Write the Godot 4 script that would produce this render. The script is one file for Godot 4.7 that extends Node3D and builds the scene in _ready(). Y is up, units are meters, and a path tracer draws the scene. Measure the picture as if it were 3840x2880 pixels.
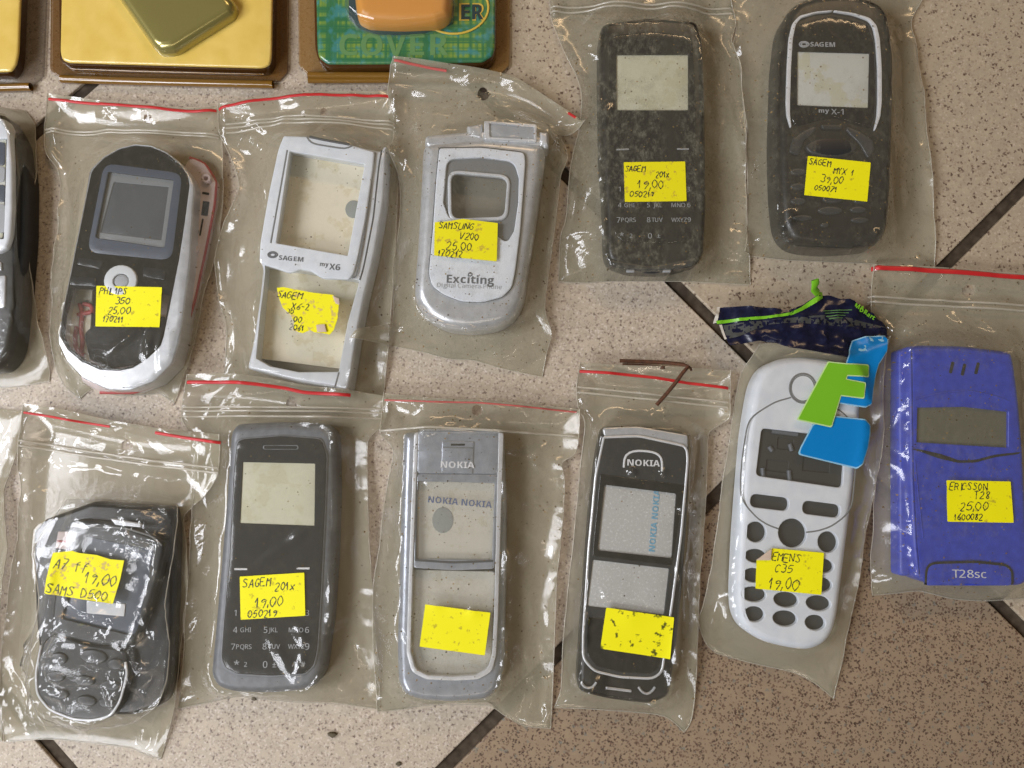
extends Node3D
# Phone housings in dusty zip bags on speckled floor tiles. All builder numbers are millimetres; meshes are committed in metres.

const K := 0.001
const GX := 250
const GZ := 200
var G := PackedFloat32Array()      # height of whatever already lies on the floor, one cell per millimetre
var M := {}                        # materials
var org := Vector3.ZERO            # base point of the thing being built, in millimetres
var bag_seed := 0
var film_xf := {}

# ---------- things and parts ----------
func thing(called: String, label: String, category: String, at: Array, group := "") -> Node3D:
	var o := Node3D.new()
	o.name = called
	add_child(o, true)
	org = Vector3(at[0], at[1], at[2])
	o.position = org * K
	o.set_meta("label", label)
	o.set_meta("category", category)
	if group != "":
		o.set_meta("group", group)
	o.set_meta("org", org)
	return o

func part(parent: Node3D, called: String, mesh: Mesh, mat: Material, label := "") -> MeshInstance3D:
	var o := MeshInstance3D.new()
	o.name = called
	o.mesh = mesh
	o.material_override = mat
	o.cast_shadow = GeometryInstance3D.SHADOW_CASTING_SETTING_ON
	parent.add_child(o, true)
	if parent.has_meta("org"):
		o.set_meta("org", parent.get_meta("org"))
	if label != "":
		o.set_meta("label", label)
	return o

# ---------- outlines ----------
func rnd(a: Array, step := 1.2) -> PackedVector2Array:
	# [x, z, r, x, z, r ...] -> polygon with rounded corners, resampled
	var n := a.size() / 3
	var raw := PackedVector2Array()
	for i in n:
		var p := Vector2(a[i * 3], a[i * 3 + 1])
		var r: float = a[i * 3 + 2]
		if r <= 0.01:
			raw.append(p)
			continue
		var j := (i + n - 1) % n
		var k := (i + 1) % n
		var u := Vector2(a[j * 3], a[j * 3 + 1]) - p
		var v := Vector2(a[k * 3], a[k * 3 + 1]) - p
		var half := absf(u.angle_to(v)) / 2.0
		var t := minf(r / maxf(tan(half), 0.05), 0.48 * minf(u.length(), v.length()))
		var s := p + u.normalized() * t
		var e := p + v.normalized() * t
		for m in 6:
			var f := m / 5.0
			raw.append(s.lerp(p, f).lerp(p.lerp(e, f), f))
	return resample(raw, step, true)

func resample(raw: PackedVector2Array, step: float, closed: bool) -> PackedVector2Array:
	var out := PackedVector2Array()
	var n := raw.size()
	for i in (n if closed else n - 1):
		var p := raw[i]
		var q := raw[(i + 1) % n]
		var d := p.distance_to(q)
		if d < 0.02:
			continue
		var c := maxi(1, int(round(d / step)))
		for m in c:
			out.append(p.lerp(q, float(m) / c))
	if not closed:
		out.append(raw[n - 1])
	return out

func ell(cx: float, cz: float, rx: float, rz: float, turn := 0.0, n := 22) -> PackedVector2Array:
	var out := PackedVector2Array()
	for i in n:
		var a := TAU * i / n
		out.append(Vector2(cx, cz) + Vector2(cos(a) * rx, sin(a) * rz).rotated(turn))
	return out

func smooth(p: PackedVector2Array, closed := true) -> PackedVector2Array:
	var o := p.duplicate()
	var n := p.size()
	for i in n:
		if closed or (i > 0 and i < n - 1):
			o[i] = p[i] * 0.5 + (p[(i + n - 1) % n] + p[(i + 1) % n]) * 0.25
	return o

func out_normals(p: PackedVector2Array) -> PackedVector2Array:
	var n := p.size()
	var area := 0.0
	for i in n:
		area += p[i].cross(p[(i + 1) % n])
	var sgn := 1.0 if area > 0.0 else -1.0
	var o := PackedVector2Array()
	for i in n:
		var t := (p[(i + 1) % n] - p[(i + n - 1) % n]).normalized()
		o.append(Vector2(t.y, -t.x) * sgn)
	return o

func area_of(p: PackedVector2Array) -> float:
	var a := 0.0
	for i in p.size():
		a += p[i].cross(p[(i + 1) % p.size()])
	return a / 2.0

func offs(p: PackedVector2Array, nm: PackedVector2Array, d: float) -> PackedVector2Array:
	var o := PackedVector2Array()
	for i in p.size():
		o.append(p[i] + nm[i] * d)
	return o

# ---------- mesh helpers ----------
func tri(st: SurfaceTool, a: Vector3, b: Vector3, c: Vector3, hint: Vector3) -> void:
	if (a - c).cross(a - b).dot(hint) < 0.0:
		var t := b
		b = c
		c = t
	for v in [a, b, c]:
		st.set_uv(Vector2(v.x, v.z) / 40.0)
		st.add_vertex((v - org) * K)

func ring_wall(st: SurfaceTool, a: PackedVector2Array, ya: PackedFloat32Array, b: PackedVector2Array, yb: PackedFloat32Array, nm: PackedVector2Array, sgn: float, up: float) -> void:
	var n := a.size()
	for i in n:
		var j := (i + 1) % n
		var h := Vector3(nm[i].x + nm[j].x, 0, nm[i].y + nm[j].y) * 0.5 * sgn + Vector3(0, up, 0)
		var p := Vector3(a[i].x, ya[i], a[i].y)
		var q := Vector3(a[j].x, ya[j], a[j].y)
		var r := Vector3(b[i].x, yb[i], b[i].y)
		var s := Vector3(b[j].x, yb[j], b[j].y)
		tri(st, p, q, r, h)
		tri(st, q, s, r, h)

func plate(parent: Node3D, called: String, mat: String, outline, holes: Array, y0: float, y1: float, bh := 0.4, bv := 0.4, dome := 0.0, dome_z := 0.0, label := "") -> MeshInstance3D:
	# a moulded plate: wall, rounded rim and a (domed) top with real openings
	org = parent.get_meta("org")
	var outer: PackedVector2Array = outline if outline is PackedVector2Array else rnd(outline)
	if outer.size() > 40:
		for k in 1 + int(bh * 2.0):
			outer = smooth(outer)
	var lo := outer[0]
	var hi := outer[0]
	for p in outer:
		lo = lo.min(p)
		hi = hi.max(p)
	var c := (lo + hi) / 2.0
	var hs := (hi - lo) / 2.0
	var crown := func(p: Vector2) -> float:
		var d := (p - c) / hs
		return dome * maxf(0.0, 1.0 - d.x * d.x) + dome_z * maxf(0.0, 1.0 - d.y * d.y)
	var flat := func(p: PackedVector2Array, y: float, k: float) -> PackedFloat32Array:
		var o := PackedFloat32Array()
		for q in p:
			o.append(y + k * crown.call(q))
		return o
	var st := SurfaceTool.new()
	st.begin(Mesh.PRIMITIVE_TRIANGLES)
	st.set_smooth_group(1)
	var nm := smooth(out_normals(outer))
	var prev := outer
	var py: PackedFloat32Array = flat.call(outer, y0, 0.0)
	var cur := outer
	var cy: PackedFloat32Array = flat.call(outer, y1 - bv, 0.0)
	ring_wall(st, prev, py, cur, cy, nm, 1.0, 0.0)
	var steps := 5 if bh > 1.0 else 3
	for k in range(1, steps + 1):
		prev = cur
		py = cy
		var a := PI / 2.0 * k / steps
		cur = offs(outer, nm, -bh * (1.0 - cos(a)))
		cy = flat.call(cur, y1 - bv + bv * sin(a), sin(a))
		ring_wall(st, prev, py, cur, cy, nm, 1.0, 0.6)
	var pts := cur.duplicate()
	var cut := []
	for h in holes:
		var hp: PackedVector2Array = h if h is PackedVector2Array else rnd(h)
		var hn := out_normals(hp)
		var he := offs(hp, hn, 0.25)
		cut.append([hp, hn, he])
		pts.append_array(he)
	var gap := 3.0 if dome + dome_z > 0.0 or holes.size() > 0 else 6.0
	var inner := offs(cur, nm, -gap * 0.45)
	var x := lo.x + gap * 0.5
	while x < hi.x:
		var z := lo.y + gap * 0.5
		while z < hi.y:
			var q := Vector2(x + 0.13 * sin(z * 3.1), z + 0.17 * sin(x * 2.7))
			if Geometry2D.is_point_in_polygon(q, inner):
				var ok := true
				for h in cut:
					if Geometry2D.is_point_in_polygon(q, h[2]):
						ok = false
						break
					for e in h[2]:
						if e.distance_squared_to(q) < 0.7:
							ok = false
							break
				if ok:
					pts.append(q)
			z += gap
		x += gap
	var jit := PackedVector2Array()
	for i in pts.size():
		jit.append(pts[i] * 20.0 + Vector2(sin(i * 12.9898) * 0.9, sin(i * 78.233) * 0.9))
	var t := Geometry2D.triangulate_delaunay(jit)
	for i in range(0, t.size(), 3):
		var a := pts[t[i]]
		var b := pts[t[i + 1]]
		var d := pts[t[i + 2]]
		var m := (a + b + d) / 3.0
		if not Geometry2D.is_point_in_polygon(m, cur):
			continue
		var inside := false
		for h in cut:
			if Geometry2D.is_point_in_polygon(m, h[2]):
				inside = true
				break
		if inside:
			continue
		tri(st, Vector3(a.x, y1 + crown.call(a), a.y), Vector3(b.x, y1 + crown.call(b), b.y), Vector3(d.x, y1 + crown.call(d), d.y), Vector3.UP)
	for h in cut:
		st.set_smooth_group(2)
		ring_wall(st, h[2], flat.call(h[2], y1, 1.0), h[0], flat.call(h[0], y1 - 0.25, 1.0), h[1], -1.0, 0.8)
		st.set_smooth_group(3)
		ring_wall(st, h[0], flat.call(h[0], y1 - 0.25, 1.0), h[0], flat.call(h[0], y0, 0.0), h[1], -1.0, 0.0)
	st.generate_normals()
	return part(parent, called, st.commit(), M[mat], label)

func tube(parent: Node3D, called: String, mat: String, line: Array, r: float, flat := 1.0, label := "") -> MeshInstance3D:
	# line: [x, y, z, x, y, z ...]
	org = parent.get_meta("org")
	var p := PackedVector3Array()
	for i in range(0, line.size(), 3):
		p.append(Vector3(line[i], line[i + 1], line[i + 2]))
	var st := SurfaceTool.new()
	st.begin(Mesh.PRIMITIVE_TRIANGLES)
	st.set_smooth_group(1)
	var prev := PackedVector3Array()
	for i in p.size():
		var t := (p[mini(i + 1, p.size() - 1)] - p[maxi(i - 1, 0)]).normalized()
		var s := t.cross(Vector3.UP).normalized()
		var u := s.cross(t).normalized()
		var ring := PackedVector3Array()
		for k in 8:
			var a := TAU * k / 8.0
			ring.append(p[i] + s * cos(a) * r + u * sin(a) * r * flat)
		if i > 0:
			for k in 8:
				var j := (k + 1) % 8
				var h := (ring[k] + ring[j]) / 2.0 - p[i]
				tri(st, prev[k], prev[j], ring[k], h)
				tri(st, prev[j], ring[j], ring[k], h)
		prev = ring
	st.generate_normals()
	return part(parent, called, st.commit(), M[mat], label)

func line_y(a: Array, y: float, step := 1.5) -> Array:
	# [x, z, ...] -> resampled [x, y, z ...]
	var raw := PackedVector2Array()
	for i in range(0, a.size(), 2):
		raw.append(Vector2(a[i], a[i + 1]))
	var p := resample(raw, step, false)
	p = smooth(smooth(p, false), false)
	var o := []
	for q in p:
		o.append_array([q.x, y, q.y])
	return o

func line_g(a: Array, lift: float, step := 1.2) -> Array:
	var o := line_y(a, 0.0, step)
	for i in range(0, o.size(), 3):
		o[i + 1] = gtop(o[i], o[i + 2]) + lift
	for k in 2:
		var c := o.duplicate()
		for i in range(3, o.size() - 3, 3):
			o[i + 1] = maxf(c[i + 1], (c[i - 2] + c[i + 4]) / 2.0)
	return o

func words(parent: Node3D, called: String, mat: String, text: String, x: float, y: float, z: float, tall: float, turn: float, bold := false, wide := 1.0, skew := 0.0) -> void:
	org = parent.get_meta("org")
	var tm := TextMesh.new()
	var f := SystemFont.new()
	f.font_names = PackedStringArray(["Droid Sans"])
	f.font_weight = 700 if bold else 400
	tm.font = f
	tm.text = text
	tm.font_size = 24
	tm.depth = 0.00012
	tm.pixel_size = tall * K / 17.5
	tm.curve_step = 2.0
	var o := part(parent, called, tm, M[mat])
	o.position = (Vector3(x, y, z) - org) * K
	o.basis = Basis(Vector3.UP, turn) * Basis(Vector3.RIGHT, -PI / 2.0) * Basis(Vector3(wide, 0, 0), Vector3(skew, 1, 0), Vector3(0, 0, 1))

# ---------- the height map of what lies on the floor ----------
func gat(x: float, z: float) -> float:
	var fx := clampf(x + GX, 0.0, 2.0 * GX - 1.01)
	var fz := clampf(z + GZ, 0.0, 2.0 * GZ - 1.01)
	var i := int(fx)
	var j := int(fz)
	fx -= i
	fz -= j
	var w := 2 * GX
	var k := j * w + i
	return lerpf(lerpf(G[k], G[k + 1], fx), lerpf(G[k + w], G[k + w + 1], fx), fz)

func gtop(x: float, z: float) -> float:
	return maxf(gat(x, z), (gat(x - 0.7, z) + gat(x + 0.7, z) + gat(x, z - 0.7) + gat(x, z + 0.7)) * 0.25)

func gput(x: float, z: float, h: float) -> void:
	var i := int(round(x + GX))
	var j := int(round(z + GZ))
	if i < 0 or j < 0 or i >= 2 * GX or j >= 2 * GZ:
		return
	var k := j * 2 * GX + i
	if G[k] < h:
		G[k] = h

func gfill(outline: Array, h: float) -> void:
	var p := rnd(outline)
	var lo := p[0]
	var hi := p[0]
	for q in p:
		lo = lo.min(q)
		hi = hi.max(q)
	for i in range(int(lo.x), int(hi.x) + 2):
		for j in range(int(lo.y), int(hi.y) + 2):
			if Geometry2D.is_point_in_polygon(Vector2(i, j), p):
				gput(i, j, h)

# ---------- zip bags ----------
func curve(a: Array, n: int) -> PackedVector3Array:
	# [x, z, y, ...] -> n + 1 points along a smoothed polyline, even in length
	var p := PackedVector3Array()
	for i in range(0, a.size(), 3):
		p.append(Vector3(a[i], a[i + 2], a[i + 1]))
	var fine := PackedVector3Array()
	for i in p.size() - 1:
		var p0 := p[maxi(i - 1, 0)]
		var p3 := p[mini(i + 2, p.size() - 1)]
		for k in 8:
			var lin := p[i].lerp(p[i + 1], k / 8.0)
			fine.append(lin.lerp(p[i].cubic_interpolate(p[i + 1], p0, p3, k / 8.0), 0.7))
	fine.append(p[p.size() - 1])
	var len := PackedFloat32Array([0.0])
	for i in range(1, fine.size()):
		len.append(len[i - 1] + fine[i].distance_to(fine[i - 1]))
	var out := PackedVector3Array()
	var k := 0
	for i in n + 1:
		var want := len[len.size() - 1] * i / n
		while k < len.size() - 2 and len[k + 1] < want:
			k += 1
		out.append(fine[k].lerp(fine[k + 1], clampf((want - len[k]) / maxf(len[k + 1] - len[k], 1e-5), 0.0, 1.0)))
	return out

func k_of(j: int, i: int, w: int) -> int:
	return j * w + i

func sheet(P: PackedVector3Array, nu: int, nv: int, holes: Array, flip: bool) -> ArrayMesh:
	# smooth-shaded grid, with punched holes [x, z, r]
	var w := nu + 1
	var V := P.duplicate()
	var off := PackedByteArray()
	off.resize(nu * nv)
	for h in holes:
		var c := Vector2(h[0], h[1])
		for j in range(1, nv):
			for i in range(1, nu):
				var q := V[j * w + i]
				var d := Vector2(q.x, q.z) - c
				if d.length() < h[2] + 0.55 and d.length() > 0.01:
					var e: Vector2 = d.normalized() * h[2]
					if d.length() > h[2] - 0.6:
						V[j * w + i] = Vector3(c.x + e.x, q.y, c.y + e.y)
		for j in nv:
			for i in nu:
				var m := (V[j * w + i] + V[j * w + i + 1] + V[j * w + w + i] + V[j * w + w + i + 1]) / 4.0
				if (Vector2(m.x, m.z) - c).length() < h[2] - 0.08:
					off[j * nu + i] = 1
	var nrm := PackedVector3Array()
	nrm.resize(V.size())
	var uv := PackedVector2Array()
	uv.resize(V.size())
	for j in nv + 1:
		for i in w:
			var a := P[j * w + mini(i + 1, nu)] - P[j * w + maxi(i - 1, 0)]
			var b := P[mini(j + 1, nv) * w + i] - P[maxi(j - 1, 0) * w + i]
			var n := b.cross(a).normalized()
			nrm[j * w + i] = n if n.y > 0.0 else -n
			uv[j * w + i] = Vector2(P[j * w + i].x, P[j * w + i].z) / 64.0
	for k in V.size():
		V[k] = (V[k] - org) * K
	var idx := PackedInt32Array()
	for j in nv:
		for i in nu:
			if off[j * nu + i]:
				continue
			var a := j * w + i
			idx.append_array([a, a + 1, a + w, a + 1, a + w + 1, a + w])
	var arr := []
	arr.resize(Mesh.ARRAY_MAX)
	arr[Mesh.ARRAY_VERTEX] = V
	arr[Mesh.ARRAY_NORMAL] = nrm
	arr[Mesh.ARRAY_TEX_UV] = uv
	arr[Mesh.ARRAY_INDEX] = idx
	var m := ArrayMesh.new()
	m.add_surface_from_arrays(Mesh.PRIMITIVE_TRIANGLES, arr)
	return m

func bag(parent: Node3D, mat: String, L: Array, R: Array, T: Array, B: Array, loads: Array, o := {}) -> void:
	# two sheets of film: the upper one is stretched over what lies in the bag (loads: [[outline, height], ...])
	org = parent.get_meta("org")
	bag_seed += 1
	var wrinkle: float = o.get("wrinkle", 1.0)
	var sag: float = o.get("sag", 0.02)
	var cell := 1.15
	var rough_len := 0.0
	for i in range(3, L.size(), 3):
		rough_len += Vector2(L[i] - L[i - 3], L[i + 1] - L[i - 2]).length()
	var nv := int(rough_len / cell)
	var nu := int(Vector2(T[0] - T[T.size() - 3], T[1] - T[T.size() - 2]).length() / cell)
	var w := nu + 1
	var cl := curve(L, nv)
	var cr := curve(R, nv)
	var ct := curve(T, nu)
	var cb := curve(B, nu)
	var P := PackedVector3Array()
	P.resize(w * (nv + 1))
	for j in nv + 1:
		var v := float(j) / nv
		for i in w:
			var u := float(i) / nu
			P[j * w + i] = cl[j] * (1.0 - u) + cr[j] * u + ct[i] * (1.0 - v) + cb[i] * v - (ct[0] * (1.0 - u) * (1.0 - v) + ct[nu] * u * (1.0 - v) + cb[0] * (1.0 - u) * v + cb[nu] * u * v)
	# the side seams are pulled up by the thickness of the contents
	var pull: float = o.get("pull", 3.6)
	var seam_n := FastNoiseLite.new()
	seam_n.seed = 40 + bag_seed
	seam_n.frequency = 0.045
	for j in nv + 1:
		var v := float(j) / nv
		var lift := pull * pow(sin(PI * clampf(v * 1.12 - 0.09, 0.0, 1.0)), 0.6)
		for i in w:
			var side := maxf(absf(2.0 * i / nu - 1.0) - 0.0, 0.0)
			P[k_of(j, i, w)].y += lift * side * side * (1.0 + 0.7 * seam_n.get_noise_2d(j * cell + (500.0 if i * 2 > nu else 0.0), 0.0))
	# obstacle: floor or what lies below, and the contents
	var obs := PackedFloat32Array()
	obs.resize(P.size())
	var base := PackedFloat32Array()
	base.resize(P.size())
	var held := PackedFloat32Array()
	held.resize(P.size())
	for k in P.size():
		base[k] = gat(P[k].x, P[k].z) + 0.25
		obs[k] = base[k] + 0.15
	for ld in loads:
		var poly := rnd(ld[0], 2.0)
		var lo := poly[0]
		var hi := poly[0]
		for q in poly:
			lo = lo.min(q)
			hi = hi.max(q)
		for k in P.size():
			var q := Vector2(P[k].x, P[k].z)
			if q.x > lo.x and q.x < hi.x and q.y > lo.y and q.y < hi.y and Geometry2D.is_point_in_polygon(q, poly):
				obs[k] = maxf(obs[k], ld[1] + 0.45)
				held[k] = 1.0
	var h := PackedFloat32Array()
	h.resize(P.size())
	for k in P.size():
		h[k] = maxf(obs[k], P[k].y if held[k] < 0.5 else obs[k])
	var bot := PackedFloat32Array()
	bot.resize(P.size())
	for k in P.size():
		var bi := k % w
		var bj := k / w
		var near := clampf(1.0 - minf(minf(bi, nu - bi), minf(bj, nv - bj)) * cell / 11.0, 0.0, 1.0)
		bot[k] = lerpf(base[k], maxf(base[k], P[k].y), near * near)
	# the rim keeps its own height
	for i in w:
		h[i] = bot[i] + 0.1
		h[nv * w + i] = bot[nv * w + i] + 0.1
	for j in nv + 1:
		h[j * w] = bot[j * w] + 0.1
		h[j * w + nu] = bot[j * w + nu] + 0.1
	for it in 70:
		for j in range(1, nv):
			var k := j * w + 1
			for i in range(1, nu):
				var a := (h[k - 1] + h[k + 1] + h[k - w] + h[k + w]) * 0.25
				var x := h[k] + 1.6 * (a - sag - h[k])
				h[k] = x if x > obs[k] else obs[k]
				k += 1
	# where the film hangs free it is creased; where it lies on something it is nearly smooth
	var free := PackedFloat32Array()
	free.resize(P.size())
	for k in P.size():
		free[k] = o.get("contact", 0.05) if held[k] > 0.5 and h[k] < obs[k] + 0.08 else 1.0
	for it in 3:
		var c := free.duplicate()
		for j in range(1, nv):
			for i in range(1, nu):
				var k := j * w + i
				free[k] = (c[k] * 2.0 + c[k - 1] + c[k + 1] + c[k - w] + c[k + w]) / 6.0
	var n1 := FastNoiseLite.new()
	n1.seed = 100 + bag_seed * 7
	n1.noise_type = FastNoiseLite.TYPE_SIMPLEX_SMOOTH
	n1.frequency = 1.0
	n1.fractal_type = FastNoiseLite.FRACTAL_NONE
	var creases: Array = o.get("creases", [])
	var rng := RandomNumberGenerator.new()
	rng.seed = 500 + bag_seed
	var waves := []
	for i in 6:
		var dir := rng.randf_range(-0.5, 0.5) + (PI / 2.0 if i % 3 == 2 else 0.0)
		var span := rng.randf_range(8.0, 20.0)
		waves.append([cos(dir) / span, sin(dir) / span, rng.randf() * 2.0, span * rng.randf_range(0.045, 0.1), 1.0 if i % 2 == 0 else 0.0])
	var shards := []
	for i in 6:
		var dir := rng.randf() * PI
		var span := rng.randf_range(3.5, 8.0)
		shards.append([cos(dir) / span, sin(dir) / span, rng.randf() * 2.0, span * rng.randf_range(0.06, 0.13)])
	var crumple: Array = o.get("crumple", [])
	for j in range(0, nv + 1):
		for i in range(0, w):
			var k := j * w + i
			var edge := minf(minf(i, nu - i), minf(j, nv - j))
			var rim := clampf(edge / 2.0, 0.0, 1.0)
			var x := P[k].x
			var z := P[k].z
			var u := float(i) / nu
			# stiff film breaks into flat facets along straight folds; long tension folds run down the bag
			var warp := n1.get_noise_2d(x / 34.0 + 40.0, z / 46.0)
			var wx := x + 5.0 * n1.get_noise_2d(x / 30.0, z / 30.0 + 11.0)
			var wz := z + 5.0 * n1.get_noise_2d(x / 30.0 + 31.0, z / 30.0)
			var facet := 0.0
			for wv in waves:
				var ph: float = wx * wv[0] + wz * wv[1] + wv[2]
				facet += wv[3] * (0.5 + 0.5 * cos(PI * ph) if wv[4] > 0.5 else 0.3 * absf(fposmod(ph, 2.0) - 1.0))
			var pleat := maxf(0.0, 1.0 - absf(n1.get_noise_2d(x / 19.0 + warp * 1.3, z / 95.0)) * 5.0)
			var gate := clampf(n1.get_noise_2d(x / 26.0 - 60.0, z / 26.0) * 1.8 + 0.6, 0.0, 1.0)
			var add := wrinkle * free[k] * (0.8 * pleat * pleat * gate + facet * (0.25 + 0.75 * gate) + 0.8 * warp)
			for cr_ in creases:
				# [x0, z0, x1, z1, height, half width]
				var a := Vector2(cr_[0], cr_[1])
				var b := Vector2(cr_[2], cr_[3])
				var ab := b - a
				var t := clampf((Vector2(x, z) - a).dot(ab) / ab.length_squared(), 0.0, 1.0)
				var d := (Vector2(x, z) - a - ab * t).length()
				var wob := 1.0 + 0.5 * n1.get_noise_2d(x / 9.0, z / 9.0 + 20.0)
				if d < cr_[5] * 1.5:
					add += cr_[4] * wob * maxf(0.0, 1.0 - d / cr_[5]) * sin(PI * clampf(t * 0.9 + 0.05, 0.0, 1.0))
			for cc in crumple:
				# [x, z, radius, cell, height]
				var d: float = Vector2(x - cc[0], z - cc[1]).length() / cc[2]
				if d < 1.0:
					var shard := 0.0
					for wv in shards:
						shard += wv[3] * absf(fposmod(wx * wv[0] + wz * wv[1] + wv[2], 2.0) - 1.0)
					add += cc[4] * shard * (1.0 - d * d)
			var lift := maxf(h[k] - obs[k], 0.0)
			if add < 0.0:
				add = maxf(add, -lift)
			h[k] = h[k] + add * rim
			bot[k] = minf(bot[k], h[k] - 0.08)
			if held[k] < 0.5:
				bot[k] = maxf(base[k], minf(bot[k] + 0.25 * free[k] * (1.0 + warp) * rim, h[k] - 0.08))
	var top_p := PackedVector3Array()
	var bot_p := PackedVector3Array()
	for k in P.size():
		top_p.append(Vector3(P[k].x, h[k], P[k].z))
		bot_p.append(Vector3(P[k].x, bot[k], P[k].z))
	var holes: Array = o.get("holes", [])
	part(parent, "back_sheet", sheet(bot_p, nu, nv, holes, true), M[o.get("back", "film_back")])
	part(parent, "front_sheet", sheet(top_p, nu, nv, holes, false), M[mat])
	if o.has("dust"):
		var dp := PackedVector3Array()
		for k in P.size():
			dp.append(top_p[k] + Vector3(0, 0.09, 0))
		part(parent, "dust", sheet(dp, nu, nv, holes, false), M[o.dust], "grey brown dust and grime clinging to the film")
	# welded rims down both sides and across the bottom
	var rim_l := []
	var rim_r := []
	var rim_b := []
	for j in range(0, nv + 1):
		rim_l.append_array([top_p[j * w].x, top_p[j * w].y, top_p[j * w].z])
		rim_r.append_array([top_p[j * w + nu].x, top_p[j * w + nu].y, top_p[j * w + nu].z])
	for i in w:
		rim_b.append_array([top_p[nv * w + i].x, top_p[nv * w + i].y, top_p[nv * w + i].z])
	for rl in [rim_l, rim_r, rim_b]:
		tube(parent, "seam", "seam", rl, 0.22)
	if o.get("quiet", false):
		return
	# remember the new surface for whatever lies on top
	for j in nv:
		for i in nu:
			var k := j * w + i
			for m in 4:
				var fu := 0.25 + 0.5 * (m % 2)
				var fv := 0.25 + 0.5 * (m / 2)
				var q := top_p[k].lerp(top_p[k + 1], fu).lerp(top_p[k + w].lerp(top_p[k + w + 1], fu), fv)
				gput(q.x, q.z, q.y)

func drape(parent: Node3D, called: String, mat: String, outline: Array, lift: float, label := "", ease := 0) -> MeshInstance3D:
	# a thin sheet (sticker, print) that follows the film under it
	org = parent.get_meta("org")
	var poly := rnd(outline, 1.0)
	var lo := poly[0]
	var hi := poly[0]
	for p in poly:
		lo = lo.min(p)
		hi = hi.max(p)
	var pts := poly.duplicate()
	var nm := out_normals(poly)
	var inner := offs(poly, nm, -0.5)
	var x := lo.x
	while x < hi.x:
		var z := lo.y
		while z < hi.y:
			var q := Vector2(x + 0.1 * sin(z * 4.0), z + 0.1 * sin(x * 4.0))
			if Geometry2D.is_point_in_polygon(q, inner):
				pts.append(q)
			z += 1.3
		x += 1.3
	var st := SurfaceTool.new()
	st.begin(Mesh.PRIMITIVE_TRIANGLES)
	st.set_smooth_group(1)
	var ys := PackedFloat32Array()
	for p in pts:
		ys.append(soft(p.x, p.y) + lift)
	var t := Geometry2D.triangulate_delaunay(pts)
	for i in range(0, t.size(), 3):
		var m := (pts[t[i]] + pts[t[i + 1]] + pts[t[i + 2]]) / 3.0
		if Geometry2D.is_point_in_polygon(m, poly):
			var v := []
			for e in 3:
				v.append(Vector3(pts[t[i + e]].x, ys[t[i + e]], pts[t[i + e]].y))
			tri(st, v[0], v[1], v[2], Vector3.UP)
	st.set_smooth_group(2)
	var yt := ys.slice(0, poly.size())
	var yb := PackedFloat32Array()
	for e in yt:
		yb.append(e - 0.12)
	ring_wall(st, poly, yb, poly, yt, nm, 1.0, 0.0)
	st.generate_normals()
	return part(parent, called, st.commit(), M[mat], label)

func soft(x: float, z: float) -> float:
	# paper is stiffer than film: it bridges small wrinkles
	var a := 0.0
	for d in [[-2.2, 0.0], [2.2, 0.0], [0.0, -2.2], [0.0, 2.2], [0.0, 0.0]]:
		a += gtop(x + d[0], z + d[1])
	return maxf(gtop(x, z), a / 5.0)

const PEN := {"A": "00 26 40|12 32", "C": "45 26 04 02 10 31", "D": "00 06 25 43 31 00", "E": "46 06 00 40|03 33", "G": "45 26 04 01 20 41 43 23", "H": "00 06|40 46|03 43", "I": "20 26", "L": "06 00 40", "M": "00 06 23 46 40", "N": "00 06 40 46", "O": "20 03 26 43 20", "P": "00 06 35 44 33 03", "R": "00 06 35 44 33 03|23 40", "S": "45 26 05 14 33 41 20 01", "T": "06 46|26 20", "U": "06 01 20 41 46", "V": "06 20 46", "X": "00 46|06 40", "Y": "06 23 46|23 20", "x": "00 34|04 30", "0": "20 02 04 26 44 42 20", "1": "03 26 20", "2": "05 26 45 33 00 40", "3": "06 36 44 23 43 41 20 01", "5": "46 16 03 34 42 20 01", "6": "46 13 01 20 41 33 12", "7": "06 46 10|13 33", "8": "23 05 26 45 23 01 20 41 23", "9": "44 25 04 13 44 20", ",": "11 0a", "-": "03 33", ".": "10 11", "f": "10 15 36|04 34"}

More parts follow.
